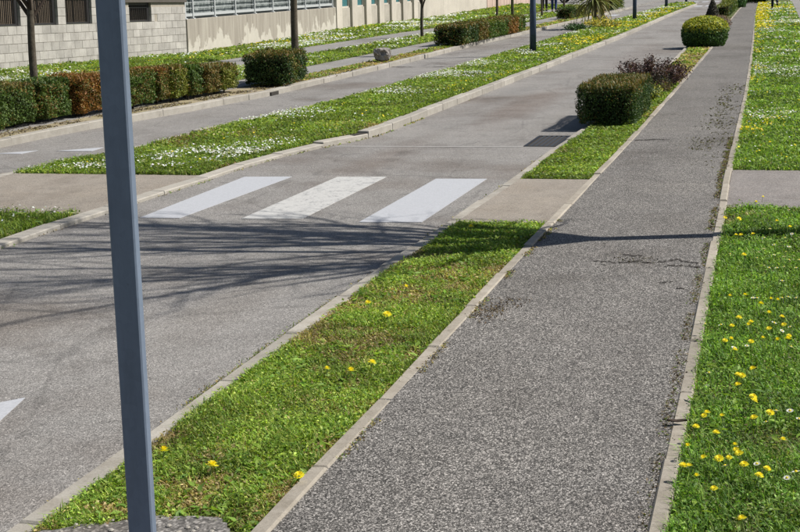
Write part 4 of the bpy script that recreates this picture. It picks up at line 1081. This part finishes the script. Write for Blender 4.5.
def person(label, loc, rz, coat, trousers, hairm, stride=.22, lift=.0, longcoat=False, bag=None, bagmat=None):
    r = tag(empty('person', loc, rz), label, 'person')
    s = stride
    lf, rf = (-.09, s, .07), (.10, -s, .07+lift)
    lk_, rk_ = (-.09, s*.62+.05, .49), (.10, -s*.25+.10, .50+lift*.25)
    body = [(0,0,.95),(0,.0,1.12),(0,-.01,1.32),(0,0,1.45),(0,.01,1.52),(0,.02,1.60),(0,.025,1.69),
            (-.09,0,.90), lk_, lf, (.09,0,.90), rk_, rf, (-.18,-.01,1.40),(-.24,-.06,1.14),(-.24,.06,.90),(-.24,.10,.80),(.18,-.01,1.40),(.24,.04,1.14),(.24,.14,.92),(.24,.18,.83)]
    ed = [(0,1),(1,2),(2,3),(3,4),(4,5),(5,6),(0,7),(7,8),(8,9),(0,10),(10,11),(11,12),(3,13),(13,14),(14,15),(15,16),(3,17),(17,18),(18,19),(19,20)]
    rad = [.13,.115,.13,.07,.05,.085,.07,.085,.052,.036,.085,.052,.036,.052,.042,.03,.03,.052,.042,.03,.03]
    skin_obj('body', body, ed, rad, M['skin'], r)
    tv = [(0,0,.98),(-.09,0,.89),lk_,(lf[0],lf[1],.13),(.09,0,.89),rk_,(rf[0],rf[1],.13+lift)]
    skin_obj('trousers', tv, [(0,1),(1,2),(2,3),(0,4),(4,5),(5,6)], [.15,.105,.078,.065,.105,.078,.065], trousers, r)
    zb = .72 if longcoat else .92
    cv = [(0,0,1.12),(0,0,zb),(0,-.01,1.33),(0,0,1.46),(-.19,-.01,1.41),(-.25,-.06,1.14),(-.245,.05,.92),(.19,-.01,1.41),(.25,.04,1.14),(.245,.13,.94)]
    skin_obj('coat', cv, [(0,1),(0,2),(2,3),(3,4),(4,5),(5,6),(3,7),(7,8),(8,9)], [(.17,.15),(.19,.17) if longcoat else (.165,.15),(.175,.15),.085,.075,.062,.05,.075,.062,.05], coat, r)
    for ft in (lf, rf):
        mb = MB(); mb.box(ft[0]-.045, ft[0]+.045, ft[1]-.09, ft[1]+.17, ft[2]-.07, ft[2]+.02); mb.build('shoe', M['rubber'], r, bevel=.02)
    hb = MB(); hb.lathe([(.06,1.56),(.105,1.62),(.112,1.70),(.09,1.77),(.03,1.80)], 14, (0,-.01,0)); hb.build('hair', hairm, r, smooth=True)
    fc = MB(); fc.add([(-.012,.10,1.615),(.012,.10,1.615),(0,.13,1.62),(0,.105,1.665)], [(0,1,2),(1,3,2),(3,0,2)]); fc.build('nose', M['skin'], r)
    if bag:
        b = tag(empty('bag', (loc[0]+bag[0], loc[1]+bag[1], loc[2]+bag[2]), rz), 'red bag carried by the person in black on the left path', 'bag')
        mb = MB(); mb.box(-.09,.09,-.18,.18,-.34,0); mb.build('pouch', bagmat, b, bevel=.03)
        mb = MB(); mb.tube([(0,-.12,-.01),(0,-.08,.22),(0,.08,.22),(0,.12,-.01)], [.012]*4, 6); mb.build('strap', bagmat, b)
    return r
M['black_cloth'] = plain('black_cloth', (.018,.018,.02), .9)
M['pale_cloth'] = plain('pale_blue_coat', (.48,.52,.58), .9)
M['blue_jean'] = plain('blue_jeans', (.025,.045,.13), .9)
M['navy'] = plain('navy_cloth', (.015,.02,.04), .9)
M['redbag'] = plain('red_bag', (.42,.04,.05), .6)
M['hair_d'] = plain('dark_hair', (.03,.022,.018), .7); M['hair_g'] = plain('grey_hair', (.30,.28,.26), .7)
person('person in black trousers and jacket walking on the far left path', (-12.9, 82.1, ZL+.006), .2, M['black_cloth'], M['black_cloth'], M['hair_d'], .16, 0, False, (.34,.02,.92), M['redbag'])
person('person in pale coat and blue trousers walking on the far left path', (-11.85, 78.6, ZL+.006), .1, M['pale_cloth'], M['blue_jean'], M['hair_g'], .06, 0, True)
person('person in dark clothes striding over the far yellow-flowered lawn', (-.36, 77.6, ZR), .15, M['navy'], M['navy'], M['hair_d'], .20, .24)

# ------------------------------------------------------------------ parked car at the far end of the left path
car = tag(empty('parked_car', (-13.9, 106.8, ZL+.006), .06), 'dark parked car across the far end of the left path', 'car')
def extr(prof, y0, y1, inset=0.0):
    mb = MB(); n = len(prof)
    mb.add([(x, y0, z) for x, z in prof] + [(x, y1, z) for x, z in prof], [tuple(range(n-1,-1,-1)), tuple(range(n, 2*n))] + [(i,(i+1)%n,(i+1)%n+n,i+n) for i in range(n)])
    return mb
body = [(-2.1,.28),(-1.75,.24),(-1.72,.42),(-1.6,.58),(-1.4,.64),(-1.2,.58),(-1.08,.42),(-1.05,.24),(.95,.24),(.98,.42),(1.1,.58),(1.3,.64),(1.5,.58),(1.62,.42),(1.65,.24),(2.05,.30),(2.08,.62),(1.95,.80),(1.0,.92),(-1.9,.95),(-2.12,.75)]
extr(body, -.84, .84).build('body', M['car_dark'], car, bevel=.0)
cab = MB(); cab.add([(-1.75,-.78,.93),(.95,-.78,.91),(.25,-.62,1.42),(-1.2,-.62,1.44),(-1.75,.78,.93),(.95,.78,.91),(.25,.62,1.42),(-1.2,.62,1.44)], [(0,1,2,3),(7,6,5,4),(1,5,6,2),(2,6,7,3),(3,7,4,0)])
cb = cab.build('cabin', M['car_dark'], car)
M['car_glass'] = plain('dark_car_glass', (.03,.035,.04), .08, 0, .6)
for sgn in (-1, 1):
    g_ = MB(); yo = sgn
    g_.add([(-1.45,yo*.765,.99),(-.35,yo*.765,.98),(-.35,yo*.645,1.37),(-1.12,yo*.645,1.38)], [(0,1,2,3)]); g_.add([(-.27,yo*.765,.98),(.72,yo*.765,.97),(.2,yo*.645,1.36),(-.27,yo*.645,1.37)], [(0,1,2,3)])
    g_.build('side_window', M['car_glass'], car)
tyre = MB(); tyre.tube([(0,-.1,0),(0,.1,0)], [.31,.31], 20); tyre_me = tyre.mesh('tyre'); tyre_me.materials.append(M['rubber'])
rim = MB(); rim.tube([(0,-.105,0),(0,.105,0)], [.2,.2], 14); rim_me = rim.mesh('rim'); rim_me.materials.append(M['chrome'])
for x in (-1.4, 1.3):
    for yv in (-.74, .74):
        wv = link('wheel', tyre_me, None, car, (x, yv, .31)); link('rim', rim_me, None, wv)
for yv in (-.6,.6):
    mb = MB(); mb.box(2.03,2.09,yv-.17,yv+.17,.62,.74); mb.build('headlight', M['lens'], car)
    mb = MB(); mb.box(-2.14,-2.06,yv-.15,yv+.15,.74,.88); mb.build('tail_light', M['lens_red'], car)
